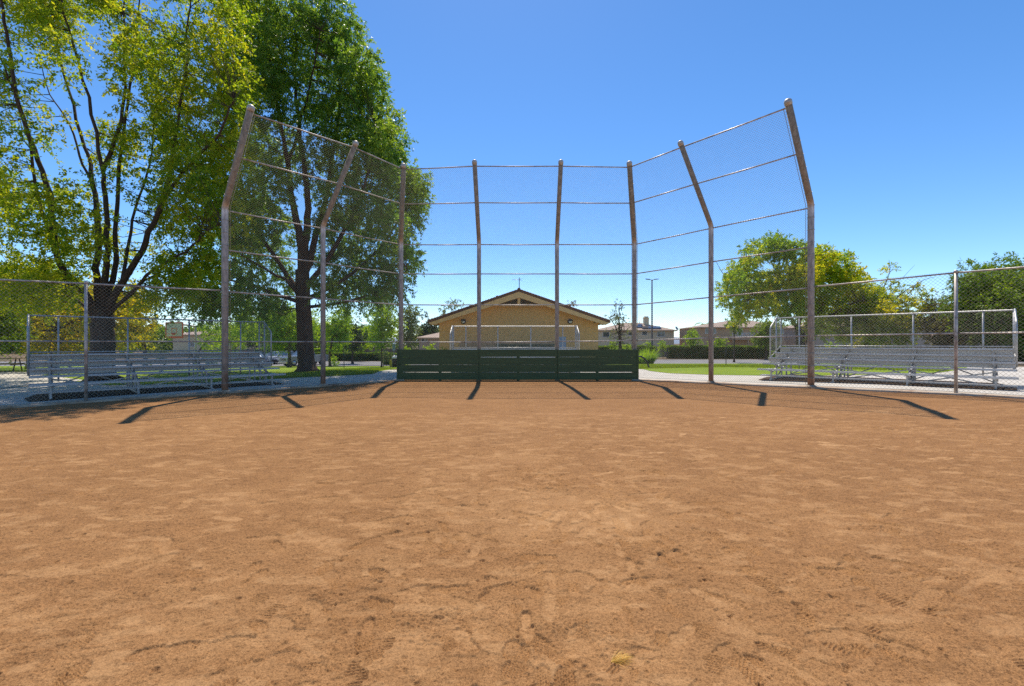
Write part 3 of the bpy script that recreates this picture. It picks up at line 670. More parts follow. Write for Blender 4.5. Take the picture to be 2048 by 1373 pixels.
    obj('mast', MB().tube([(0,0,-.6),(0,0,1.0)], .028, 8), M['black'], a)
    b = MB(); b.tube([(-.55,0,.83),(.15,0,.83)], .012, 5)
    for i in range(5): b.tube([(-.5+i*.13,-.2-.02*i,.83),(-.5+i*.13,.2+.02*i,.83)], .007, 4)
    b.tube([(.02,0,.83),(.28,-.1,.95)], .008, 4); b.tube([(.02,0,.83),(.28,-.1,.7)], .008, 4)
    obj('aerial_arm', b, M['frame'], a)
gable_hall()

def house(label, d, pxl, pxr, y_eave, y_ridge, wall, roof, base_py=None, depth=11, wins=(), group='houses beyond the hedges', ridge=(.25,.75), chimney=None, gable=False, hipk=.5):
    s = F/d; x0 = (pxl-CX)/s; x1 = (pxr-CX)/s; xm = (x0+x1)/2; g = G(xm, d)-.1
    root = thing('house', label, 'house', (xm, d, g), group=group); hw = (x1-x0)/2
    ze = EYE-(y_eave-CY)/s-g; zr = EYE-(y_ridge-CY)/s-g
    obj('wall', MB().box(-hw, hw, 0, depth, 0, ze), M[wall], root)
    o = .55; k = MB(); ra = -hw+2*hw*ridge[0]; rb = -hw+2*hw*ridge[1]; yr = depth*hipk
    E = [(-hw-o,-o,ze),(hw+o,-o,ze),(hw+o,depth+o,ze),(-hw-o,depth+o,ze)]
    if gable: A_ = (-hw-o,yr,zr); B_ = (hw+o,yr,zr)
    else: A_ = (ra,yr,zr); B_ = (rb,yr,zr)
    n = len(k.v); k.v += E+[A_,B_]
    for f in ((0,1,5,4),(1,2,5),(2,3,4,5),(3,0,4),(3,2,1,0)): k.f.append(tuple(n+i for i in f)); k.m.append(0); k.sm.append(False)
    rf = obj('roof', k, M[roof], root)
    obj('fascia', MB().box(-hw-o-.02, hw+o+.02, -o-.05, -o-.003, ze-.18, ze+.03), M['brownst'], root)
    for (pxx, pyb, pyt, wd, panes) in wins:
        x = (pxx-CX)/s-xm; zb = EYE-(pyb-CY)/s-g; zt = EYE-(pyt-CY)/s-g; window(root, x, 0, zb, wd, zt-zb, panes)
    if chimney:
        cx, ctop, cw = chimney; x = (cx-CX)/s-xm; zt = EYE-(ctop-CY)/s-g
        b = MB(); b.box(x-cw/2, x+cw/2, yr-1.5, yr-.5, ze, zt-.45); b.box(x-cw/2-.12, x+cw/2+.12, yr-1.62, yr-.38, zt-.45, zt-.3)
        b.box(x-cw/2+.1, x+cw/2-.1, yr-1.4, yr-.6, zt-.3, zt)
        obj('chimney', b, M[wall], rf)
    return root, xm, s, g, ze, zr, yr, depth
# house with solar panels
r1, xm, s, g, ze, zr, yr, dp = house('beige two storey house with solar panels and satellite dish right of the hall', 100, 1196, 1348, 661, 644, 'beige', 'tantile',
    wins=((1212,675,664,1.3,1),(1289,671,663,1.0,1),(1322,674,663,1.5,2),(1262,672,664,.9,1)), chimney=(1304,631,1.05), ridge=(.42,.66))
def on_roof(x, f): return -.55+f*(yr+.55), ze+f*(zr-ze)+.08
for (xa, xb, f0, f1) in ((1286,1324,.12,.4),(1274,1288,.3,.5),(1284,1293,.55,.72)):
    ya, za = on_roof(0, f0); yb, zb = on_roof(0, f1); xa_ = (xa-CX)/s-xm; xb_ = (xb-CX)/s-xm
    obj('solar_panel', MB().slab([(xa_,ya,za+.06),(xb_,ya,za+.06),(xb_,yb,zb+.06),(xa_,yb,zb+.06)], (0,-.03,.07)), M['solar'], r1)
di = thing('satellite_dish', 'round grey satellite dish at the eave corner of the beige house', 'satellite dish', ((1347-CX)/s, 99.3, EYE-(665-CY)/s))
obj('dish', MB().lathe((.35,0,.75), [(.001,0),(.22,.03),(.4,.1),(.48,.17),(.47,.18),(.39,.12),(.001,.03)], 20, (.55,-.6,.5)), M['frame'], di)
obj('arm', MB().tube([(.35,0,.7),(.25,0,.3),(0,0,0)], .035, 6), M['frame'], di)
for x in (1277, 1292):
    obj('roof_pipe', MB().tube([((x-CX)/s-xm, yr-.4, zr-1.0), ((x-CX)/s-xm, yr-.4, zr+.35)], .05, 6), M['dark'], r1)
# brown house with balcony
r2, xm, s, g, ze, zr, yr, dp = house('brown two storey house with white railed balcony', 92, 1399, 1566, 655, 639, 'brownst', 'tantile',
    wins=((1421,668,656,2.0,2),(1480,676,656,.75,1),(1560,668,657,1.2,1)), chimney=(1503,626,1.0), ridge=(.5,.8))
bx0, bx1 = (1455-CX)/s-xm, (1506-CX)/s-xm; zb = EYE-(677-CY)/s-g
obj('balcony', MB().box(bx0,bx1,-2.0,-.01,zb-.35,zb), M['palewood'], r2)
for x in (bx0+.3, (bx0+bx1)/2+.6, bx1-.3): obj('balcony_post', MB().box(x-.12,x+.12,-1.95,-1.7,0,zb-.36), M['palewood'], r2)
b = MB(); b.beam((bx0,-1.95,zb+1.0),(bx1,-1.95,zb+1.0),.07,.07); x = bx0
while x < bx1: b.box(x-.02,x+.02,-1.97,-1.93,zb,zb+.96); x += .16
obj('balcony_rail', b, M['white'], r2)
obj('archway', MB().slab([(bx0+2.2,-.06,0),(bx0+4.1,-.06,0),(bx0+4.1,-.06,1.5),(bx0+3.8,-.06,1.85),(bx0+3.15,-.06,2.0),(bx0+2.5,-.06,1.85),(bx0+2.2,-.06,1.5)], (0,.05,0)), M['dark'], r2)
house('taupe two storey house half hidden behind the flowering tree', 88, 1632, 1745, 654, 636, 'mauvest', 'tantile', wins=((1660,672,662,1.3,2),(1725,674,664,1.0,1)), ridge=(.3,.7))
house('taupe house end showing between the golden tree and the dark trees', 84, 1796, 1862, 641, 628, 'mauvest', 'tantile', wins=((1826,652,643,.6,1),), ridge=(.3,.5))
house('house with pink tiled roof behind the dark trees', 96, 1880, 2060, 678, 654, 'beige', 'pinktile', wins=((1960,690,682,1.4,2),), ridge=(.3,.6))
# left side houses
rr = house('grey house gable glimpsed between pale trees left of the hall', 70, 838, 905, 676, 660, 'mauvest', 'tantile', wins=((847,684,677,.5,1),(852,684,677,.3,1)), gable=False, ridge=(.7,.9), group='houses on the left')
house('beige house behind the basketball backboard', 95, 346, 470, 670, 660, 'beige', 'tantile', wins=((383,694,684,1.1,3),), group='houses on the left', ridge=(.2,.6))

# boundary walls
def bwall(name, label, pts, h, t, m):
    root = thing(name, label, 'wall', (pts[0][0], pts[0][1], 0)); O = Vector(root.location)
    for a, c in zip(pts[:-1], pts[1:]):
        za, zc = G(*a)-.05, G(*c)-.05
        b = MB(); b.beam((a[0]-O.x, a[1]-O.y, za+h/2), (c[0]-O.x, c[1]-O.y, zc+h/2), t, h); obj('wall_panel', b, m, root)
        b = MB(); b.beam((a[0]-O.x, a[1]-O.y, za+h+.05), (c[0]-O.x, c[1]-O.y, zc+h+.05), t+.1, .1); obj('coping', b, m, root)
bwall('garden_wall', 'tan garden wall in front of the beige and brown houses', [(8, 84), (34, 84), (62, 80), (95, 70)], 1.9, .2, M['fencetan'])
bwall('garden_wall', 'low brown wall beyond the left clipped hedge', [(-52, 78), (-30, 79), (-12, 78)], 1.75, .25, M['fencetan'])

# far-off wood behind everything
def wood(label, x0, x1, d, h0, h1, n, lm):
    P = []; D = []; T = []
    xs_ = RNG.uniform(x0, x1, n)
    for x in xs_:
        h = h0+(h1-h0)*(.5+.5*mnoise.noise(Vector((x*.07, d, 0))))*RNG.uniform(.75, 1.1); r = RNG.uniform(1.8, 3.4); k = 260; y = d+RNG.uniform(-5, 5)
        u = RNG.normal(size=(k,3)); u /= np.linalg.norm(u, axis=1)[:,None]; rr = RNG.uniform(.3, 1, k)**.5
        p = u*rr[:,None]*np.array([r, r, h*.48])+np.array([x, y, G(x, y)+h*.52]); P.append(p); D.append(u+RNG.normal(size=(k,3))*.6); T.append(np.full(k, RNG.uniform(0,.6))+RNG.uniform(0,.4,k))
    o = obj('distant_wood', leaf_mesh('distant_wood', np.concatenate(P), np.concatenate(D), .8, .6, np.concatenate(T)), M[lm]); tag(o, label, 'trees', kind='stuff')
WOODS = lambda: (wood('far row of mixed trees closing the view on the left', -270, -16, 125, 5.5, 10, 230, 'leaf_m'), wood('far row of trees beyond the houses on the right', 62, 290, 130, 6, 10, 150, 'leaf_m'))
# far hill
def hill():
    v = []; q = []; n = 90
    for i in range(n):
        x = -900+i*40; h = 14+26*mnoise.noise(Vector((x*.0021, 3.1, 0)))+8*mnoise.noise(Vector((x*.011, 7, 0)))
        v += [(x, 1500, -4), (x, 1650, h+10), (x, 2300, -4)]
    for i in range(n-1):
        a = i*3; q += [(a, a+3, a+4, a+1), (a+1, a+4, a+5, a+2)]
    o = obj('hills', np_mesh('hills', np.array(v, float), np.array(q)), mat('hazy_far_scrub', (.20,.25,.33), .95, 0, .15, .01)); tag(o, kind='structure')
hill()

# ------------------------------------------------------------------ foliage
def leaf_mesh(name, P, D, size, aspect=.42, rnd=None, twist=1.0):
    """P Nx3 leaf bases, D Nx3 directions; four-vertex pointed leaves"""
    n = len(P); D = D/np.maximum(np.linalg.norm(D, axis=1)[:,None], 1e-6)
    r = RNG.normal(size=(n,3)); S = np.cross(D, r); S /= np.maximum(np.linalg.norm(S, axis=1)[:,None], 1e-6)
    sz = (size*RNG.uniform(.6, 1.35, n))[:,None]
    a = P; b = P+D*sz*.45+S*sz*aspect*.5; c = P+D*sz; d = P+D*sz*.45-S*sz*aspect*.5
    nn = np.cross(D, S); b = b+nn*sz*.06; d = d+nn*sz*.06
    v = np.stack([a, b, c, d], 1).reshape(-1, 3); q = np.arange(4*n).reshape(n, 4)
    me = np_mesh(name, v, q); at = me.attributes.new('rnd', 'FLOAT', 'FACE')
    if rnd is None: rnd = RNG.uniform(0, 1, n)
    at.data.foreach_set('value', np.clip(rnd, 0, 1).astype(np.float32)); return me
def sprays(clumps, per_m3, n_leaf, length, leaf, droop=.35, shell=.5, up=.1, minp=6, tone=.35, cmax=None):
    """clumps: (cx,cy,cz,rx,ry,rz).  Returns leaf bases, directions, tones and spray starts"""
    P = []; D = []; T = []; S0 = []
    for (cx, cy, cz, rx, ry, rz) in clumps:
        n = max(minp, int(per_m3*(rx*ry*rz)**.80))
        if cmax: n = min(n, cmax)
        u = RNG.normal(size=(n,3)); u /= np.linalg.norm(u, axis=1)[:,None]
        rr = RNG.uniform(.15, 1, n)**shell; pos = u*rr[:,None]*np.array([rx, ry, rz])+np.array([cx, cy, cz])
        d = u*.8+RNG.normal(size=(n,3))*.55; d[:,2] += up; d /= np.linalg.norm(d, axis=1)[:,None]
        L = length*RNG.uniform(.6, 1.3, n); tn = RNG.uniform(0, 1)*tone + RNG.uniform(0, tone, n)
        S0.append(np.concatenate([pos, d*L[:,None]], 1))
        k = RNG.integers(int(n_leaf*.6), int(n_leaf*1.4)+1, n); idx = np.repeat(np.arange(n), k); m = len(idx)
        t = RNG.uniform(0, 1, m); p = pos[idx]+d[idx]*(L[idx]*t)[:,None]; p[:,2] -= droop*L[idx]*t*t
        p += RNG.normal(size=(m,3))*.035*length/.5
        ld = d[idx]*.6+RNG.normal(size=(m,3))*.75; ld[:,2] -= droop*1.2
        P.append(p); D.append(ld); T.append(tn[idx]+RNG.uniform(0, 1-1.2*tone if tone < .8 else .2, m))
    return np.concatenate(P), np.concatenate(D), np.concatenate(T), np.concatenate(S0)
def twigs(b, S0, limbpts, every=4, r=.012, maxd=6):
    """thin curved twigs joining sprays to the nearest limb"""
    L = np.array([[*p, rr] for p, rr in limbpts])
    for s in S0[::every]:
        p = s[:3]; dd = L[:,:3]-p; below = dd[:,2] < .3; dist = np.linalg.norm(dd, axis=1)+np.where(below, 0, 2.5)
        j = int(np.argmin(dist))
        if dist[j] > maxd: continue
        a = Vector(L[j,:3]); e = Vector(p); end = e+Vector(s[3:])*.8; m = a.lerp(e, .5)+Vector((0,0,-.08*(e-a).length))+Vector(RNG.normal(size=3))*.05*(e-a).length
        b.tube([a, m, e, end], [min(r*2.2, L[j,3]), r*1.3, r*.8, r*.3], 3, False)
def smooth_pts(pts, n=4):
    out = []; P = [pts[0]]+list(pts)+[pts[-1]]
    for i in range(1, len(P)-2):
        for k in range(n):
            t = k/n; p0, p1, p2, p3 = [np.array(P[i+j-1], float) for j in range(4)]
            out.append(tuple(.5*((2*p1)+(-p0+p2)*t+(2*p0-5*p1+4*p2-p3)*t*t+(-p0+3*p1-3*p2+p3)*t**3)))
    out.append(tuple(pts[-1])); return out
def build_tree(name, label, cat, base, limbs, clumps, leafmat, bark, group=None, per=26, nl=26, length=.5, leaf=.1, droop=.35, shell=.5, every=4, aspect=.42, tone=.35, tr=.012, up=.1, flare=True, cmax=None, tonefn=None, maxd=6, minp=6):
    root = thing(name, label, cat, base, group=group); O = np.array(base); b = MB(); lp = []
    for pts, r0, r1 in limbs:
        sp = smooth_pts(pts, 4); k = len(sp)
        for i in range(1, k-1):
            j = RNG.normal(size=3)*min(.025, r0*.2); sp[i] = (sp[i][0]+j[0], sp[i][1]+j[1], sp[i][2]+j[2])
        rad = [r0+(r1-r0)*(i/(k-1))**.8 for i in range(k)]
        if flare and pts is limbs[0][0]: rad[0] *= 1.75; rad[1] *= 1.2
        b.tube([Vector(p)-Vector(O) for p in sp], rad, 10 if r0 > .08 else 6)
        lp += [(p, rr) for p, rr in zip(sp[2:], rad[2:])]
    P, D, T, S0 = sprays(clumps, per, nl, length, leaf, droop, shell, up, tone=tone, cmax=cmax, minp=minp)
    if tonefn is not None: T = T+tonefn(P)
    tb = MB(); twigs(tb, S0, lp, every, tr, maxd); 
    for i, v in enumerate(tb.v): tb.v[i] = (v[0]-O[0], v[1]-O[1], v[2]-O[2])
    if len(tb.v) < 12*45 or name == 'flowering_tree':                       # only a few: they belong to the limbs
        k = len(b.v); b.v += tb.v; b.f += [tuple(i+k for i in f) for f in tb.f]; b.m += tb.m; b.sm += tb.sm; tb = None
    obj('trunk', b, bark, root)
    if tb: obj('twigs', tb, bark, root)
    obj('crown', leaf_mesh('crown', P-O, D, leaf, aspect, T), leafmat, root)
    return root, len(P)

def limbs_px(d, specs, seed):
    """specs: (pixel polyline, r0, r1, depth drift)"""
    out = []
    for pts, r0, r1, dr in specs:
        k = len(pts); q = []
        for i, (a, b_) in enumerate(pts):
            dd = d + dr*(i/(k-1))**1.2; q.append(tuple(W(a, b_, dd)))
        out.append((q, r0, r1))
    return out
WOODS()
# --- big multi-stemmed tree on the left
d1 = 18.6; g1 = G(-16.2, d1); tb_ = tuple(W(205, 760, d1)); tb_ = (tb_[0], d1, g1-.05)
S1 = [([(205,762),(204,715),(206,680),(205,645),(203,615)], .43, .36, 0),
 ([(196,650),(178,600),(144,560),(118,520),(100,393),(79,323),(39,210),(17,87),(0,0),(-20,-90)], .22, .035, -2.2),
 ([(150,590),(110,500),(74,393),(57,271),(20,160),(-30,60)], .12, .02, -3),
 ([(200,640),(194,560),(197,459),(188,371),(175,315),(144,210),(110,65),(95,-60)], .2, .03, 2.0),
 ([(188,371),(165,330),(140,250),(100,190),(80,120)], .08, .015, 1.0),
 ([(205,630),(210,560),(216,500),(210,393),(205,332),(175,192),(140,65),(110,-60)], .19, .03, -1.0),
 ([(205,340),(236,262),(249,175),(250,65),(245,-80)], .12, .025, .5),
 ([(212,610),(228,540),(232,437),(240,306),(262,175),(275,60),(280,-50)], .16, .025, 2.8),
 ([(215,625),(245,564),(284,502),(315,428),(341,380),(393,315),(437,271),(470,200)], .2, .03, -2.6),
 ([(315,428),(335,370),(350,284),(371,144),(376,44),(390,-60)], .12, .02, -1.5),
 ([(212,635),(262,585),(306,542),(371,502),(415,463),(450,440)], .12, .02, -3.2),
 ([(262,585),(300,555),(340,540),(395,520)], .06, .015, -1),
 ([(196,640),(150,600),(60,570),(-20,560)], .12, .02, 1.5),
 ([(245,564),(255,500),(270,420),(300,330),(310,220),(320,110)], .1, .02, 1.8)]
S1 = [S1[0]]+[(a, r0*.74, r1*.8, dr) for a, r0, r1, dr in S1[1:]]
LB1 = limbs_px(d1, S1, 1)
def px_clumps(d, items, dj=2.0, ry=1.0):
    out = []
    for (a, b_, rp, *rest) in items:
        dd = d + RNG.uniform(-dj, dj) + (rest[0] if rest else 0); s = F/dd; p = W(a, b_, dd); r = rp/s
        out.append((p.x, p.y, p.z, r*RNG.uniform(.85,1.15), r*ry, r*RNG.uniform(.8,1.1)))
    return out
it = []
gaps = [(150,300,62,120),(110,250,30,60),(285,250,35,60),(300,470,30,40),(150,440,34,50),(40,330,30,60),(225,400,20,80),(60,200,22,40),(215,190,25,70)]
k = 0
while k < 212:
    a = RNG.uniform(-190, 480); b_ = RNG.uniform(-110, 600)
    if b_ > 470 and a > 395: continue
    if b_ > 535 and 130 < a < 320: continue
    if b_ < 120 and a > 455: continue
    if any(((a-gx)/rx)**2+((b_-gy)/ry)**2 < 1 for gx, gy, rx, ry in gaps) and RNG.uniform() < .88: continue
    it.append((a, b_, RNG.uniform(24, 46))); k += 1
for a, b_ in ((455,240),(440,300),(470,160),(430,380),(400,440),(450,90),(472,40),(480,190),(470,-10),(420,500),(380,560),(330,585),(60,590),(10,560),(-40,580),(70,560),(-80,420)): it.append((a, b_, 42)); it.append((a-22, b_+10, 36))
cl = px_clumps(d1, it, 3.2)
r_, n_ = build_tree('broadleaf_tree', 'large many stemmed tree with airy yellow green leaves above the left bleacher', 'tree', tb_, LB1, cl, M['leaf_a'], M['bark_a'], per=62, nl=32, length=.6, leaf=.115, droop=.3, every=5, maxd=2.0, tr=.009, tone=.4, shell=.75, aspect=.48, minp=10)
print('tree1 leaves', n_)

# --- big dark tree right of it
d2 = 23.8; p = W(614, 743, d2); g2 = G(p.x, d2); tb2 = (p.x, d2, g2-.05)
S2 = [([(614,746),(611,700),(608,640),(606,590),(604,540)], .44, .34, 0),
 ([(604,545),(600,480),(584,400),(576,330),(560,240),(545,150),(530,60)], .24, .03, -1.5),
 ([(606,545),(612,470),(616,400),(604,300),(595,220),(590,120),(600,20)], .24, .03, .6),
 ([(608,560),(630,480),(650,400),(668,300),(680,200),(668,90)], .2, .03, 1.6),
 ([(610,580),(655,520),(700,440),(735,350),(750,250)], .17, .025, -1.8),
 ([(610,600),(670,570),(740,520),(800,440),(822,380)], .14, .02, 1.2),
 ([(610,615),(690,605),(760,580),(815,540)], .1, .015, -1.2),
 ([(604,590),(560,530),(510,450),(480,360),(470,270)], .16, .025, 2),
 ([(604,610),(540,585),(460,560),(400,555)], .12, .02, -1.5),
 ([(604,600),(570,560),(530,540),(440,480)], .12, .02, -3),
 ([(576,330),(600,250),(622,160),(640,60)], .1, .02, -2)]
LB2 = limbs_px(d2, S2, 2)
it2 = [(505,70,38),(500,15,38),(600,20,60),(640,10,55),(560,10,55),(520,50,52),(672,50,46),(655,100,55),(600,90,60),(545,110,55),(500,140,45),(700,95,42),(722,140,40),(690,165,55),(735,185,34),(640,180,55),(580,190,50),(530,210,48),(728,222,36),
 (680,235,52),(630,260,52),(560,290,46),(510,290,44),(760,262,32),(785,245,26),(792,285,24),(740,290,46),(690,310,52),(640,340,45),(540,370,44),(490,380,42),(780,320,34),(735,355,48),(810,352,36),(838,368,24),(690,390,48),(820,395,32),(775,400,44),
 (730,430,48),(822,440,26),(790,455,40),(690,460,42),(650,440,30),(530,440,40),(480,450,42),(740,500,46),(785,510,38),(818,520,22),(690,530,44),(650,510,30),(570,470,28),(540,510,36),(490,520,40),(440,500,34),(795,560,26),(750,560,38),
 (705,585,34),(655,580,26),(560,580,30),(510,590,34),(460,570,36),(415,560,30),(405,596,20),(425,612,20),(480,620,22),(560,620,18),(768,596,14),(372,560,14),(535,150,40),(470,220,36),(480,300,36)]
cl2 = []
for a, b_, rp in it2:
    for j in range(2 if rp > 30 else 1):
        dd = d2+RNG.uniform(-3.6, 3.6)*(1 if rp > 30 else .5); s = F/dd; q = W(a+RNG.uniform(-8,8), b_+RNG.uniform(-10,10), dd); r = rp*.92/s
        cl2.append((q.x, q.y, q.z, r*.9, r, r*1.15))
r_, n_ = build_tree('broadleaf_tree', 'tall dense dark green tree with thick trunk behind the left wing of the backstop', 'tree', tb2, LB2, cl2, M['leaf_b'], M['bark_b'], per=36, nl=34, length=.6, leaf=.145, droop=.45, every=14, maxd=3, tr=.011, tone=.4, shell=.45, aspect=.40, up=.0, minp=62)
print('tree2 leaves', n_)

# --- generic trees
def auto_tree(name, label, cat, base_px, d, crown, n, rp, leafmat, bark, trunk_w=.12, lean=(0,0), group=None, dj=None, fork=.35, leaf=.2, per=16, nl=14, tone=.4, **kw):
    per *= 2.1; leaf *= 1.08; n = int(n*1.25)
    """crown = (cx, cy, rx, ry) in pixels"""
    s = F/d; cx, cy, rx, ry = crown; x = (base_px-CX)/s; g = G(x, d)-.05; base = (x, d, g); dj = dj if dj is not None else rx/s*.8
    its = []
    while len(its) < n:
        u, v = RNG.uniform(-1, 1, 2)
        if u*u+v*v > 1: continue
        k = math.sqrt(max(0, 1-u*u-v*v)); dd = d+RNG.uniform(-1, 1)*dj*k; ss = F/dd; r = rp*RNG.uniform(.65, 1.2)/ss
        p = W(cx+u*(rx-rp*.6), cy+v*(ry-rp*.6), dd); its.append((p.x, p.y, p.z, r, r, r*.85))
    tz = EYE-(cy+ry*.35-CY)/s; tx = (cx-CX)/s*(.5)+x*.5; hub = (tx, d, tz)
    if hub[2] < g+.5: hub = (tx, d, g+.6)
    LB = [([base, (x+lean[0]*.3, d, g+(hub[2]-g)*.5), hub], trunk_w, trunk_w*.7)]
    for i in range(min(9, max(4, n//4))):
        c = its[i*len(its)//9 % len(its)]; m = tuple(hub[j]*.5+c[j]*.5+(0, 0, .15)[j] for j in range(3)); LB.append(([hub, m, c[:3]], trunk_w*.55, trunk_w*.12))
    return build_tree(name, label, cat, base, LB, its, leafmat, bark, group, per=per, nl=nl, leaf=leaf, tone=tone, length=kw.pop('length', rp/s*.55), every=kw.pop('every', 12), tr=kw.pop('tr', .015), **kw)[0]
gl, gr_ = 'trees behind the left bleacher', 'trees behind the right bleacher'
auto_tree('golden_tree', 'golden leaved tree behind the trunk of the large left tree', 'tree', 110, 27, (150,632,150,84), 44, 30, M['leaf_y'], M['bark_a'], .2, leaf=.17, per=22, nl=16, group=gl)
auto_tree('golden_tree', 'small golden tree right of the large left trunk', 'tree', 290, 30, (258,636,62,68), 26, 24, M['leaf_y'], M['bark_a'], .14, leaf=.17, per=22, nl=16, group=gl)
auto_tree('broadleaf_tree', 'dark green tree at the left edge beyond the picnic table', 'tree', -30, 24, (-30,630,82,95), 26, 34, M['leaf_m'], M['bark_a'], .2, leaf=.17, per=20, nl=16, group=gl)
auto_tree('broadleaf_tree', 'round green tree filling the gap under the large left tree', 'tree', 60, 36, (70,600,120,70), 22, 34, M['leaf_m'], M['bark_a'], .2, leaf=.2, per=18, nl=14, group=gl)
auto_tree('broadleaf_tree', 'yellow green tree with bare forked trunk right of the basketball hoop', 'tree', 396, 50, (428,672,36,34), 14, 15, M['leaf_l'], M['bark_c'], .13, leaf=.2, per=14, nl=10, group=gl)
auto_tree('broadleaf_tree', 'yellow green tree between the hoop and the parked cars', 'tree', 470, 54, (470,665,42,42), 16, 16, M['leaf_l'], M['bark_c'], .13, leaf=.2, per=18, nl=12, group=gl)
auto_tree('broadleaf_tree', 'small tree with pale forked trunk on the lawn in front of the pickup', 'tree', 578, 42, (560,655,86,46), 34, 22, M['leaf_l'], M['bark_c'], .17, leaf=.17, per=24, nl=14, group=gl, fork=.2)
auto_tree('broadleaf_tree', 'dark leafy tree behind the parked cars', 'tree', 560, 72, (555,670,95,36), 26, 18, M['leaf_d'], M['bark_a'], .2, leaf=.3, per=18, nl=14, group=gl)
auto_tree('broadleaf_tree', 'bright lime tree right of the thick trunk', 'tree', 660, 48, (672,658,36,44), 18, 17, M['leaf_l'], M['bark_c'], .13, leaf=.2, per=24, nl=14, group=gl)
auto_tree('conifer', 'dark narrow conifer between two lime trees', 'tree', 705, 62, (706,672,20,40), 12, 12, M['leaf_d'], M['bark_a'], .15, leaf=.25, per=20, nl=14, group=gl)
auto_tree('broadleaf_tree', 'staked young green tree just left of the kick boards', 'tree', 763, 42, (762,650,40,48), 26, 17, M['leaf_l'], M['bark_c'], .07, leaf=.15, per=26, nl=14, group=gl)
auto_tree('broadleaf_tree', 'pale yellow green tree left of the hall', 'tree', 816, 66, (816,655,26,48), 16, 14, M['leaf_s'], M['bark_c'], .15, leaf=.25, per=16, nl=12, group=gl)
auto_tree('conifer', 'dark pine at the left eave of the hall', 'tree', 850, 88, (852,652,24,34), 12, 11, M['leaf_d'], M['bark_a'], .2, leaf=.3, per=18, nl=12, group=gl)
auto_tree('broadleaf_tree', 'thin grey green tree top rising behind the left roof slope of the hall', 'tree', 908, 80, (905,622,30,26), 14, 10, M['leaf_s'], M['bark_c'], .2, leaf=.25, per=7, nl=10)
auto_tree('broadleaf_tree', 'sparse dark tree top showing over the right roof slope of the hall', 'tree', 1140, 80, (1142,606,14,17), 7, 6, M['leaf_bs'], M['bark_c'], .15, leaf=.22, per=8, nl=9)
auto_tree('young_tree', 'young sparse upright tree between the hall and the beige house', 'tree', 1240, 60, (1240,658,34,46), 20, 12, M['leaf_s'], M['bark_a'], .2, leaf=.14, per=8, nl=9, every=2, tr=.02)
auto_tree('young_tree', 'slim dark leafy spire in the young tree beside the backstop post', 'tree', 1238, 61, (1239,632,9,30), 9, 8, M['leaf_d'], M['bark_a'], .1, leaf=.16, per=14, nl=10, every=3)

# --- flowering tree on the right, drawn limbs
d3 = 44; gx = (1605-CX)/F*d3; g3 = G(gx, d3); base3 = (gx, d3, g3-.05)
S3 = [([(1606,731),(1604,705),(1600,680),(1596,660)], .42, .3, 0),
 ([(1598,668),(1580,635),(1545,605),(1505,590),(1475,580)], .2, .03, -1), ([(1597,665),(1600,600),(1590,550),(1560,510)], .2, .03, 1),
 ([(1600,670),(1640,620),(1680,570),(1700,540)], .22, .03, 1.5), ([(1604,690),(1650,640),(1700,610),(1730,600)], .2, .03, -2), ([(1600,640),(1640,560),(1650,510)], .15, .02, -2),
 ([(1580,640),(1500,600),(1455,560),(1430,520)], .08, .012, -2), ([(1600,690),(1620,650),(1630,620)], .2, .08, 0)]
it3 = []
outline = [(1470,560,28),(1465,600,24),(1490,540,30),(1510,505,26),(1545,490,20),(1560,500,26),(1590,505,26),(1620,520,26),(1650,515,24),(1680,530,26),(1705,550,24),(1725,575,24),(1735,600,22),(1480,630,20),(1748,600,24),(1765,625,24),(1745,645,22),(1720,630,24),(1500,600,30),(1530,570,34),(1570,560,36),(1610,560,36),(1650,560,34),(1690,580,32),(1540,610,28),(1580,610,34),(1620,610,34),(1660,620,32),(1700,625,28),(1450,575,16),(1730,640,18),(1640,650,24),(1680,655,24),(1720,665,16),(1550,480,11)]
for a, b_, rp in outline:
    for j in range(2): it3.append((a+RNG.uniform(-6,6), b_+RNG.uniform(-6,6), rp*.9))
build_tree('flowering_tree', 'broad green and ochre tree with flower clusters behind the right wing of the backstop', 'tree', base3, limbs_px(d3, S3, 3), px_clumps(d3, it3, 3.2), M['leaf_f'], M['bark_a'], gr_,
  per=60, nl=24, length=.6, leaf=.2, droop=.25, every=18, minp=16, tr=.02, tone=.45, shell=.5, tonefn=lambda P: np.clip((P[:,0]-gx+.5)*.015, -.12, .07)-np.clip((P[:,2]-8)*.1, 0, .3))
# --- golden tree with bare twigs
d4 = 46; gx4 = (1733-CX)/F*d4; base4 = (gx4, d4, G(gx4, d4)-.05)
S4 = [([(1730,730),(1731,700),(1733,680),(1738,660)], .22, .16, 0), ([(1738,665),(1760,640),(1790,610),(1815,590),(1840,560)], .12, .015, -1), ([(1735,665),(1720,650),(1700,643),(1680,645)], .08, .02, -1),
 ([(1738,662),(1745,620),(1765,580),(1780,545),(1778,520)], .1, .012, 1), ([(1760,640),(1800,590),(1850,560),(1870,555)], .06, .008, -1.5), ([(1745,620),(1735,590),(1740,560)], .08, .01, 1), ([(1790,610),(1820,600),(1860,585)], .05, .008, 1),
 ([(1765,580),(1800,560),(1830,530)], .04, .006, 0)]
it4 = [(1760,600,24),(1790,610,26),(1740,620,26),(1820,615,22),(1770,640,30),(1800,650,28),(1740,655,22),(1825,640,16),(1780,675,24),(1815,675,16),(1750,680,16),(1845,600,10),(1855,585,8),(1775,570,11),(1780,535,6),(1800,575,9),(1830,575,7),(1860,610,8),(1700,600,20),(1715,640,14),(1690,670,14)]
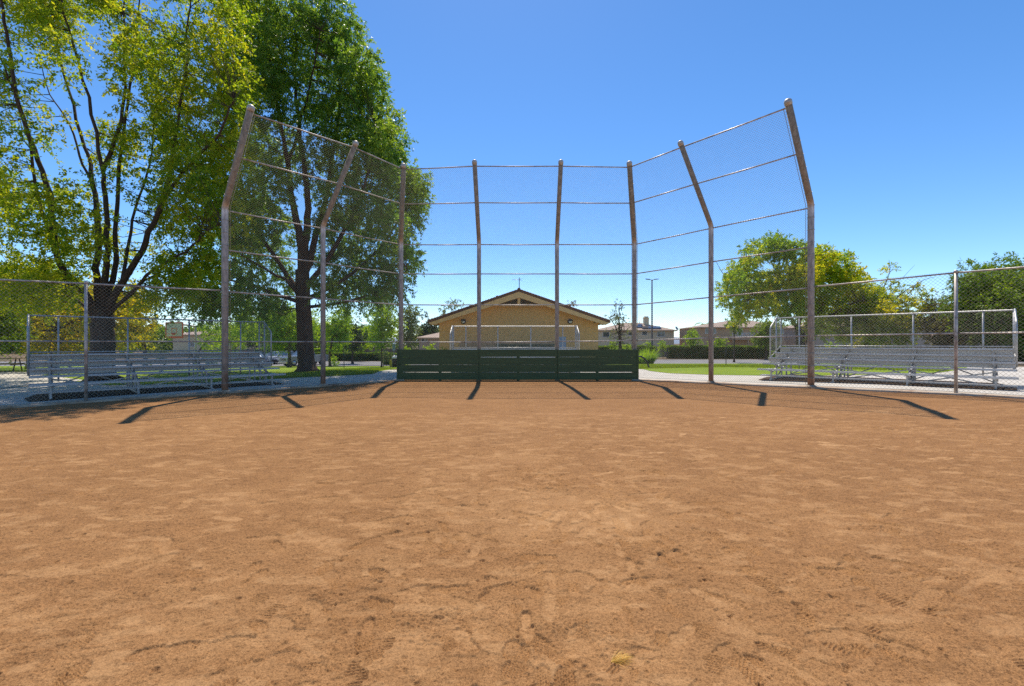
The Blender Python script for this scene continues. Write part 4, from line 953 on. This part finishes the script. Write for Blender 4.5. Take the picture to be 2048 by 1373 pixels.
build_tree('flowering_tree', 'golden topped tree with bare twigs reaching over the right bleacher', 'tree', base4, limbs_px(d4, S4, 4), px_clumps(d4, it4+it4, 2.2), M['leaf_f'], M['bark_a'], gr_,
  per=36, nl=20, length=.6, leaf=.19, every=6, minp=8, tr=.016, tone=.45, shell=.5, tonefn=lambda P: np.clip((P[:,2]-3.2)*.05, -.1, .08))
auto_tree('broadleaf_tree', 'olive brown tree between the two right hand fence posts', 'tree', 1880, 44, (1888,650,50,60), 34, 20, M['leaf_bs'], M['bark_a'], .2, leaf=.18, per=17, nl=14, group=gr_, every=4)
auto_tree('broadleaf_tree', 'dark green tree at the right edge rising above the fence', 'tree', 1995, 40, (2010,600,118,98), 60, 30, M['leaf_m'], M['bark_a'], .3, leaf=.18, per=26, nl=18, group=gr_)
auto_tree('broadleaf_tree', 'low dark tree beneath the tall tree at the right edge', 'tree', 1950, 46, (1955,655,70,45), 26, 22, M['leaf_d'], M['bark_a'], .2, leaf=.2, per=18, nl=14, group=gr_)
auto_tree('broadleaf_tree', 'green tree in front of the brown house balcony', 'tree', 1532, 70, (1532,668,26,30), 16, 12, M['leaf_m'], M['bark_a'], .15, leaf=.22, per=22, nl=14, group=gr_)
auto_tree('broadleaf_tree', 'weeping dark green tree in front of the left half of the brown house roof', 'tree', 1468, 60, (1468,648,16,26), 10, 10, M['leaf_m'], M['bark_a'], .1, leaf=.2, per=20, nl=12, group=gr_)

# --- shrubs
def shrub(label, pxx, d, y_base, wpx, hpx, lm, cat='shrub', name='shrub', group='shrubs beyond the lawns', leaf=.14, n=10, per=22, nl=14):
    s = F/d; x = (pxx-CX)/s; g = G(x, d); z0 = max(g, EYE-(y_base-CY)/s) if y_base else g; cs = []
    if y_base is None: z0 = g
    rw = wpx/2/s; hh = hpx/s
    for i in range(n):
        a = RNG.uniform(0, 6.28); q = RNG.uniform(0, .6)*rw; r = rw*.5; cs.append((x+q*math.cos(a), d+q*math.sin(a), z0+hh*RNG.uniform(.25, .78), r, r, hh*.28))
    return build_tree(name, label, cat, (x, d, g), [([(x,d,g-.02),(x,d,g+(z0-g)*.6+.15),(x+.02,d,z0+hh*.5)], .05, .02)], cs, lm, M['bark_a'], group, per=per, nl=nl, length=.25, leaf=leaf, every=9, tr=.01, tone=.4, flare=False, cmax=160)[0]
shrub('bushy lime shrub in front of the right window of the beige house', 1326, 76, 706, 32, 28, M['leaf_l'], leaf=.2)
shrub('lime shrub with orange tinge left of the brown house', 1386, 74, 700, 40, 44, M['leaf_l'], leaf=.22, n=14)
shrub('round green shrub under the brown house windows', 1438, 80, 700, 38, 26, M['leaf_l'], leaf=.22, n=14)
shrub('small yellow green shrub right of the young tree', 1253, 66, 702, 26, 14, M['leaf_l'], leaf=.18)
shrub('yellow green shrub left of the young tree trunk', 1228, 66, 702, 20, 22, M['leaf_l'], leaf=.18)
shrub('small leafy shrub left of the lamp post', 1296, 78, 704, 20, 24, M['leaf_l'], leaf=.18)
shrub('dull green shrub at the left end of the right bleacher', 1546, 50, None, 22, 26, M['leaf_m'], leaf=.15)
shrub('golden shrub beneath the flowering tree', 1640, 52, None, 40, 38, M['leaf_y'], leaf=.17)
shrub('yellow green shrub under the taupe house', 1662, 66, 705, 34, 22, M['leaf_l'], leaf=.18)
shrub('orange tinged shrub at the foot of the golden topped tree', 1716, 54, 716, 26, 46, M['leaf_y'], leaf=.17)
shrub('golden shrub right of the golden topped tree trunk', 1750, 56, 716, 30, 36, M['leaf_y'], leaf=.17)
shrub('olive shrub between the golden topped tree and the taupe house end', 1795, 54, 718, 60, 36, M['leaf_bs'], leaf=.17, n=14)
shrub('dark shrub at the foot of the right edge trees', 1900, 50, 722, 90, 42, M['leaf_bs'], leaf=.17, n=18)
shrub('dark green shrub at the far right edge', 2010, 46, 724, 90, 46, M['leaf_d'], leaf=.17, n=18)
shrub('lime shrub left of the hall corner', 862, 44, 722, 34, 34, M['leaf_l'], group='shrubs left of the hall', leaf=.14, n=12)
shrub('small lime shrub beside the kick board corner', 815, 44, 722, 24, 30, M['leaf_l'], group='shrubs left of the hall', leaf=.14)
shrub('yellow green shrub against the hall wall', 885, 35, None, 22, 38, M['leaf_l'], group='shrubs left of the hall', leaf=.12)
shrub('yellow flowering bushes above the left clipped hedge', 722, 70, 704, 62, 24, M['leaf_l'], group='shrubs left of the hall', leaf=.22, n=14)
shrub('small round yellow green shrub by the pickup bonnet', 669, 54, None, 22, 22, M['leaf_l'], group='shrubs left of the hall', leaf=.14)
shrub('grey green bush left of the basketball hoop', 322, 40, None, 50, 66, M['leaf_s'], group='shrubs behind the left bleacher', leaf=.16, n=16)
shrub('second bush filling below the basketball hoop', 425, 56, None, 60, 34, M['leaf_m'], group='shrubs behind the left bleacher', leaf=.18, n=12)
shrub('dark bush left of the staked young tree', 772, 52, None, 46, 34, M['leaf_d'], group='shrubs left of the hall', leaf=.14, n=14)

def hedge(label, a, b_, ht, th, lm, group='clipped hedges'):
    root = thing('hedge', label, 'hedge', (a[0], a[1], G(*a)), group=group); O = np.array(root.location); P = []; D = []
    A = Vector((*a, G(*a))); B = Vector((*b_, G(*b_))); L = (B-A).length; n = int(L*ht*520/ (1 if L < 40 else 1.3)); dr = (B-A).normalized(); nr = Vector((-dr.y, dr.x, 0))
    u = RNG.uniform(0, L, n); face = RNG.uniform(0, 1, n); z = np.where(face < .6, RNG.uniform(0, ht, n), ht*RNG.uniform(.96, 1.03, n)); v = np.where(face < .5, -th/2, np.where(face < .6, th/2, RNG.uniform(-th/2, th/2, n)))
    v = v+RNG.normal(size=n)*.04; z = z+.05*np.sin(u*1.3)+.03*np.sin(u*3.1)
    P = np.array(A)+u[:,None]*np.array(dr)+v[:,None]*np.array(nr)+np.stack([0*z, 0*z, z], 1); D = RNG.normal(size=(n,3)); D[:,2] += .6
    obj('foliage', leaf_mesh('foliage', P-O, D, .17, .6, RNG.uniform(0,1,n)), lm, root)
    k = MB(); k.beam(A-Vector(O)+Vector((0,0,ht*.5-.05)), B-Vector(O)+Vector((0,0,ht*.5-.05)), th*.78, ht*.9); obj('branches', k, M['hedgecore'], root)
M['hedgecore'] = mat('hedge_twigs', (.018,.028,.012), .95, 0, .4, 8)
hedge('long clipped hedge across the road on the left behind the lawn', (-36, 72.5), (-19.5, 72.5), 1.25, 1.3, M['leaf_m'])
hedge('clipped hedge block just left of the hall', (-16.5, 60), (-13.6, 60), 1.35, 1.6, M['leaf_m'])
hedge('short clipped hedge behind the hall corner shrubs', (9.5, 73.5), (22.6, 73.5), 1.95, 1.2, M['leaf_m'])
hedge('long dark clipped hedge in front of the brown house', (24.6, 73.5), (43, 73.5), 1.95, 1.2, M['leaf_m'])
hedge('dark hedge seen above the right bleacher', (45, 66), (84, 60), 1.6, 1.3, M['leaf_d'])
hedge('clipped hedge behind the parked cars', (-42, 76.5), (-26, 75.5), 1.75, 1.2, M['leaf_l'])

# ornamental grass clump
def grass_clump(name, label, x, y, z, n, L, spread, m, base_r, cat, w_=.018, segs=5, flat=False, az=None):
    V = []; Q = []; T = []
    for i in range(n):
        a = RNG.uniform(0, 6.283) if az is None else az+RNG.normal()*.34; r = base_r*math.sqrt(RNG.uniform()); ln = L*RNG.uniform(.5, 1.1); tl = spread*RNG.uniform(.2, 1.0)
        p = np.array([r*math.cos(a), r*math.sin(a), 0.0]); el = math.pi/2-tl*.6 if not flat else RNG.uniform(.02, .6); dh = np.array([math.cos(a), math.sin(a), 0]); side = np.array([-math.sin(a), math.cos(a), 0])
        b0 = len(V)
        for k in range(segs+1):
            t = k/segs; ww = w_*(1-t)**.6; V.append(p-side*ww/2); V.append(p+side*ww/2)
            e2 = el-tl*1.5*t*t if not flat else el*(1-1.5*t); p = p+(dh*math.cos(e2)+np.array([0,0,math.sin(e2)]))*ln/segs
            if flat: p[2] = max(p[2], .002)
        for k in range(segs): Q.append((b0+2*k, b0+2*k+1, b0+2*k+3, b0+2*k+2)); T.append(RNG.uniform())
    me = np_mesh(name, np.array(V), np.array(Q)); at = me.attributes.new('rnd', 'FLOAT', 'FACE'); at.data.foreach_set('value', np.array(T, np.float32))
    o = obj(name, me, m, None, (x, y, z)); tag(o, label, cat); return o
for lab, pxx, d, n, L, sc in (('arching green and straw ornamental grass clump behind the black hoop', 1298, 52, 900, 2.1, 1.2), ('smaller ornamental grass clump at the right end of the kick boards', 1281, 50, 500, 1.7, 1.1)):
    x = (pxx-CX)/F*d; grass_clump('ornamental_grass', lab, x, d, G(x, d), n, L, sc, M['leaf_l'], .45, 'grass clump', .035)
# straw tuft lying on the dirt near the camera
sx, sy = WG(1222, 1338); grass_clump('dry_grass_tuft', 'small golden dry grass tuft lying on the dirt near the camera', sx, sy, .03, 170, .105, .5, M['straw'], .004, 'grass tuft', .0016, 6, True, R(12))

# lawn blades along the near edges
def lawn_blades(name, quad_, n):
    q = [np.array(p) for p in quad_]; u = RNG.uniform(size=n); v = RNG.uniform(size=n)**1.5
    xy = (q[0]*(1-u)[:,None]+q[1]*u[:,None])*(1-v)[:,None]+(q[3]*(1-u)[:,None]+q[2]*u[:,None])*v[:,None]
    z = np.array([G(a, b_)+.014 for a, b_ in xy]); P = np.concatenate([xy, z[:,None]], 1); D = RNG.normal(size=(n,3))*.4; D[:,2] = 1
    o = obj(name, leaf_mesh(name, P, D, .06, .28), M['grassblade']); tag(o, 'short mown grass growing on the lawn', 'grass', kind='stuff')
lawn_blades('grass', px((450,764),(745,748.5),(798,737),(600,738)), 26000)
lawn_blades('grass', px((1275,739),(1900,744),(1860,731),(1275,730)), 50000)

# ------------------------------------------------------------------ palm
def palm():
    d = 120; s = F/d; x = (1412-CX)/s; g = G(x, d); zc = EYE-(652-CY)/s
    root = thing('palm_tree', 'feathery palm beside the brown house', 'palm', (x, d, g)); b = MB(); b.tube([(0,0,0),(.1,0,(zc-g)*.5),(0,0,zc-g)], [.22,.16,.14], 8); obj('trunk', b, M['bark_c'], root)
    for i in range(13):
        a = i*2.4+.3; P = []; D = []; T = []; up = .9-.09*i; L = 3.6; p = np.array([0, 0, zc-g]); rib = [p.copy()]
        for k in range(14):
            el = up*1.3-k*.16; stp = np.array([math.cos(a)*math.cos(el), math.sin(a)*math.cos(el), math.sin(el)])*L/14; p = p+stp; rib.append(p.copy()); sd_ = np.array([-math.sin(a), math.cos(a), 0])
            for sg in (-1, 1):
                for h in (0, .5): P.append(p-stp*h); D.append(sd_*sg*.8+stp*1.2+np.array([0,0,-.45]))
        me = leaf_mesh('frond', np.array(P), np.array(D), .75, .14); o = obj('frond', me, M['leaf_l'], root)
palm()

# ------------------------------------------------------------------ lamp post
d = 75; s = F/d; x = (1304-CX)/s; g = G(x, d); zt = EYE-(560-CY)/s-g
lp_ = thing('street_lamp', 'tall black double armed lamp post in front of the beige house', 'street lamp', (x, d, g))
obj('pole', MB().tube([(0,0,0),(0,0,.9),(0,0,.95),(0,0,zt)], [.22,.22,.14,.1], 10), M['black'], lp_)
for sg in (-1, 1):
    a = obj('arm', MB().tube([(0,0,zt-.12),(sg*.25,0,zt+.02),(sg*.45,0,zt+.04)], .05, 6), M['black'], lp_)
    obj('lamp_head', MB().slab([(sg*.4,-.18,zt+.0),(sg*1.02,-.14,zt+.07),(sg*1.02,.14,zt+.07),(sg*.4,.18,zt+.0)], (0,0,.1)), M['black'], a)

# ------------------------------------------------------------------ small furniture
def at_px(pxx, d): x_ = (pxx-CX)/F*d; return (x_, d, G(x_, d))
# bike hoop
o = thing('bike_rack', 'black bent pipe hoop on the lawn right of the kick boards', 'bike rack', at_px(1283, 26.5)); s = F/26.5
hp = MB().tube([(-.45,0,-.05),(-.45,0,.45),(-.38,0,.62),(-.2,0,.7),(0,0,.68),(.18,0,.56),(.32,0,.36),(.41,0,.12),(.42,0,-.05)], .05, 10); obj('hoop', hp, M['black'], o)
for x in (-.45, .42): obj('base_plate', MB().lathe((x,0,.016), [(.1,0),(.1,.015),(.06,.02)], 12), M['black'], o)
# slim posts
for lab, pxx, d, top_, r, m in (('thin black bollard post on the far edge of the right lawn', 1452, 34, 690, .028, 'black'), ('thin dark marker post on the far edge of the left lawn', 688, 36, 698, .03, 'black'), ('slim stake beside the trunk of the young green tree', 767, 42, 700, .03, 'palewood')):
    p = at_px(pxx, d); t = thing('marker_post', lab, 'post', p, group='slim posts on the lawns'); zt = EYE-(top_-CY)/F*d-p[2]
    obj('shaft', MB().tube([(0,0,-.1),(0,0,zt)], r, 8), M[m], t); obj('shaft_cap', MB().lathe((0,0,zt), [(r*1.3,0),(r*1.3,.05),(r*.4,.09)], 8), M[m], t)
# litter bin
p = at_px(790.5, 40); t = thing('trash_can', 'black round trash can with pale domed lid left of the kick boards', 'trash can', p)
obj('body', MB().lathe((0,0,0), [(.24,0),(.27,.05),(.28,.72),(.26,.76)], 18), M['black'], t); obj('lid', MB().lathe((0,0,.765), [(.29,0),(.28,.08),(.2,.2),(.08,.26),(.001,.27)], 18), M['white'], t)
p = at_px(788, 42); t = thing('sign_post', 'grey post with small blue and white panel beyond the trash can', 'sign', p); zt = EYE-(688-CY)/F*42-p[2]
obj('shaft', MB().tube([(0,0,0),(0,0,zt)], .035, 8), M['frame'], t); obj('panel', MB().box(-.14,.14,-.06,-.036,zt-.62,zt), M['bluedoor'], t)
p = at_px(783, 41.5); t = thing('utility_box', 'small yellow utility box beside the trash can', 'utility box', p); obj('body', MB().box(-.14,.14,-.14,.14,0,.62), M['yellow'], t); obj('lid', MB().box(-.16,.16,-.16,.16,.625,.67), M['yellow'], t)
# green storage bench before the hall
d = 31; s = F/d; g = G(0, d); t = thing('storage_bin', 'long dark green bin standing in front of the hall wall', 'storage bin', ((1051-CX)/s, d, g)); h_ = EYE-(688-CY)/s-g; w2 = 57/s
o = obj('body', MB().box(-w2, w2, 0, .7, .12, h_-.1), M['dkgreen'], t); bevel(o, .03); obj('lid', MB().slab([(-w2-.04,-.05,h_-.09),(w2+.04,-.05,h_-.09),(w2+.04,.75,h_-.09),(-w2-.04,.75,h_-.09)], (0,0,.07)), M['dkgreen'], t)
for x in (-w2+.3, w2-.3): obj('skid', MB().box(x-.08,x+.08,.02,.68,0,.12), M['dkgreen'], t)
for i in range(7): x = -w2+.25+i*(2*w2-.5)/6; obj('rib', MB().box(x-.03,x+.03,-.035,-.002,.16,h_-.16), M['dkgreen'], t)
# basketball hoop
d = 43; s = F/d; p = at_px(391, d); t = thing('basketball_hoop', 'outdoor basketball hoop with orange edged white backboard', 'basketball hoop', p, R(-14)); zt = EYE-(650-CY)/s-p[2]
pole = [(0,0,0),(0,0,zt*.86),(-.12,-.25,zt*.97),(-.9,-.9,zt)]
obj('pole', MB().tube(smooth_pts(pole, 4), .085, 10), M['frame'], t)
bx, by, zb = -1.05, -1.2, EYE-(675-CY)/s-p[2]; zt2 = EYE-(646-CY)/s-p[2]; hw = .97
bd = obj('backboard', MB().box(bx-hw, bx+hw, by, by+.04, zb, zt2), M['boardwhite'], t)
k = MB(); e = .075
for yy in (by-.02,):
    k.box(bx-hw-.02,bx+hw+.02,yy,yy+.06,zt2-e,zt2+.02); k.box(bx-hw-.02,bx+hw+.02,yy,yy+.06,zb-.1,zb+e); k.box(bx-hw-.02,bx-hw+e,yy,yy+.06,zb+e,zt2-e); k.box(bx+hw-e,bx+hw+.02,yy,yy+.06,zb+e,zt2-e)
obj('border', k, M['orange'], bd)
k = MB(); yy = by-.012; q = .3
k.box(bx-q,bx+q,yy,yy+.01,zb+.78,zb+.83); k.box(bx-q,bx+q,yy,yy+.01,zb+.33,zb+.38); k.box(bx-q,bx-q+.05,yy,yy+.01,zb+.38,zb+.78); k.box(bx+q-.05,bx+q,yy,yy+.01,zb+.38,zb+.78)
obj('target_square', k, M['orange'], bd)
rim = MB().tube([(bx+.23*math.cos(a), by-.38+.23*math.sin(a), zb+.3) for a in np.linspace(0, 2*math.pi, 20)], .018, 6, False); rim.box(bx-.07,bx+.07,by-.16,by-.02,zb+.2,zb+.33); obj('rim', rim, M['orange'], t)
# picnic table at the left edge
p = at_px(4, 25.5); t = thing('picnic_table', 'pale topped picnic table with benches at the left edge', 'picnic table', p, R(28))
k = MB()
for i in range(5): k.box(-.9,.9,-.36+i*.148,-.36+i*.148+.135,.72,.765)
obj('table_top', k, M['palewood'], t)
for sg in (-1, 1):
    k = MB(); 
    for i in range(2): k.box(-.9,.9,sg*.72-.13+i*.135,sg*.72-.13+i*.135+.125,.42,.46)
    obj('bench', k, M['palewood'], t)
for x in (-.62, .62):
    obj('leg', MB().tube([(x,-.8,.4),(x,.8,.4)], .03, 6).tube([(x,-.55,0),(x,-.2,.7)], .03, 6).tube([(x,.55,0),(x,.2,.7)], .03, 6), M['black'], t)
# red sign
p = at_px(492, 60); t = thing('street_sign', 'small red sign beyond the right end of the left bleacher', 'sign', p); zt = EYE-(703-CY)/F*60-p[2]
obj('shaft', MB().tube([(0,0,0),(0,0,zt)], .03, 6), M['frame'], t)
obj('sign_face', MB().lathe((0,-.035,zt-.28), [(.3,0),(.3,.015)], 8, (0,-1,0)), M['red'], t)

# ------------------------------------------------------------------ vehicles
def paint(name, col, rough=.25):
    m, t, b = new_mat(name); b.inputs['Base Color'].default_value = (*col, 1); b.inputs['Roughness'].default_value = rough; b.inputs['Metallic'].default_value = .3; b.inputs['Coat Weight'].default_value = .6
    no = N(t, 'ShaderNodeTexNoise', Scale=3.0, Detail=4.0); r = ramp(t, [(.3, tuple(c*.85 for c in col)), (.7, col)]); t.links.new(no.outputs[0], r.inputs[0]); t.links.new(r.outputs[0], b.inputs['Base Color']); return m
M['tyre'] = mat('tyre_rubber', (.02,.02,.02), .9); M['rim'] = mat('alloy_rim', (.55,.55,.57), .3, .8); M['chrome'] = mat('chrome_trim', (.7,.7,.72), .2, .9); M['lamp'] = mat('headlamp_lens', (.7,.72,.75), .1, .2)
M['carglass'] = mat('car_glass', (.10,.14,.18), .06, 0, .1, 1, spec=1.0)
def car(label, name, cat, pxx, d, yaw, kind, col, L=4.6, Wd=1.82, group='vehicles parked beyond the left lawn'):
    root = thing(name, label, cat, at_px(pxx, d), yaw, group); pm = paint('paint_'+kind, col); hw = Wd/2
    if kind == 'pickup': prof = [(-2.75,.45),(-2.78,.95),(-2.6,1.12),(-1.25,1.22),(-1.2,1.25),(.95,1.25),(.96,1.28),(2.75,1.28),(2.8,.6),(2.7,.42)]; cab = [(-1.25,1.22),(-.45,1.86),(.75,1.88),(.95,1.27)]
    elif kind == 'suv': prof = [(-2.2,.35),(-2.3,.75),(-2.15,.98),(-1.1,1.08),(2.2,1.1),(2.28,.6),(2.2,.35)]; cab = [(-1.1,1.08),(-.45,1.66),(1.9,1.68),(2.2,1.1)]
    else: prof = [(-2.25,.3),(-2.33,.6),(-2.15,.78),(-1.1,.93),(1.6,.98),(2.25,.93),(2.32,.6),(2.25,.3)]; cab = [(-1.1,.93),(-.25,1.42),(.95,1.43),(1.75,.97)]
    b = MB(); b.slab([(x, -hw, z) for x, z in prof], (0, Wd, 0)); o = obj('body', b, pm, root); bevel(o, .09, 3)
    b = MB(); t = .16; n0 = len(b.v)
    for sg in (-1, 1):
        for x, z in cab: b.v.append((x, sg*(hw-.04 if z < cab[1][1]-.3 else hw-t), z-.02))
    k = len(cab); b.f += [tuple(range(k)), tuple(reversed(range(k, 2*k)))]+[(i, k+i, k+(i+1) % k, (i+1) % k) for i in range(k)]; b.m += [0]*(k+2); b.sm += [False]*(k+2)
    g = obj('greenhouse', b, M['carglass'], root); bevel(g, .04)
    r = MB(); r.slab([(cab[1][0]+.05,-(hw-t-.02),cab[1][1]-.03),(cab[2][0]-.05,-(hw-t-.02),cab[2][1]-.03),(cab[2][0]-.05,hw-t-.02,cab[2][1]-.03),(cab[1][0]+.05,hw-t-.02,cab[1][1]-.03)], (0,0,.055)); bevel(obj('roof', r, pm, root), .02)
    for sg in (-1, 1):
        for a, c in ((cab[0], cab[1]), (cab[3], cab[2])): obj('pillar', MB().beam((a[0], sg*(hw-.05), a[1]), (c[0], sg*(hw-t+.005), c[1]), .07, .05), pm, root)
        xm_ = (cab[1][0]+cab[2][0])/2; obj('pillar', MB().beam((xm_, sg*(hw-.045), cab[0][1]), (xm_, sg*(hw-t+.01), cab[1][1]), .08, .04), pm, root)
        fz = prof[1][1]
        obj('headlight', MB().box(prof[1][0]-.02, prof[1][0]+.2, sg*(hw-.25)-.2, sg*(hw-.25)+.2, fz-.07, fz+.1), M['lamp'], root)
        obj('mirror', MB().box(cab[0][0]+.35, cab[0][0]+.5, min(sg*hw, sg*(hw+.18)), max(sg*hw, sg*(hw+.18)), cab[0][1]+.03, cab[0][1]+.2), pm, root)
        wr = .39 if kind == 'pickup' else .33
        for x in (prof[0][0]+.85, prof[-1][0]-.85):
            w_ = obj('wheel', MB().lathe((x, sg*(hw-.22), wr), [(wr*.7,0),(wr,.03),(wr,.2),(wr*.72,.235)], 20, (0,sg,0)), M['tyre'], root)
            obj('rim', MB().lathe((x, sg*(hw+.0), wr), [(wr*.68,0),(wr*.62,.025),(wr*.2,.035),(.001,.04)], 10, (0,sg,0)), M['rim'], w_)
    b = MB(); fx = prof[1][0]; zz = prof[0][1]
    b.box(fx-.035, fx+.1, -hw+.45, hw-.45, zz+.2, prof[1][1]+.05); gr = obj('grille', b, M['black'], root)
    if kind == 'pickup':
        b = MB()
        for q in (.3, .5): b.box(fx-.06, fx-.03, -hw+.42, hw-.42, zz+q-.05, zz+q+.03)
        b.box(fx-.09, fx+.05, -hw+.05, hw-.05, zz-.12, zz+.12); obj('bumper', b, M['chrome'], root)
    else: obj('bumper', MB().box(fx-.03, fx+.1, -hw+.1, hw-.1, zz+.0, zz+.15), M['black'], root)
    return root
car('silver pickup truck parked behind the thick tree trunk', 'parked_pickup', 'pickup', 609, 58, R(56), 'pickup', (.34,.36,.40))
car('small white van like car parked left of the pickup', 'parked_car', 'car', 556, 62, R(75), 'suv', (.62,.60,.58))
car('dark blue sedan parked at the right end of the left bleacher', 'parked_car', 'car', 525, 61, R(152), 'sedan', (.06,.08,.14))
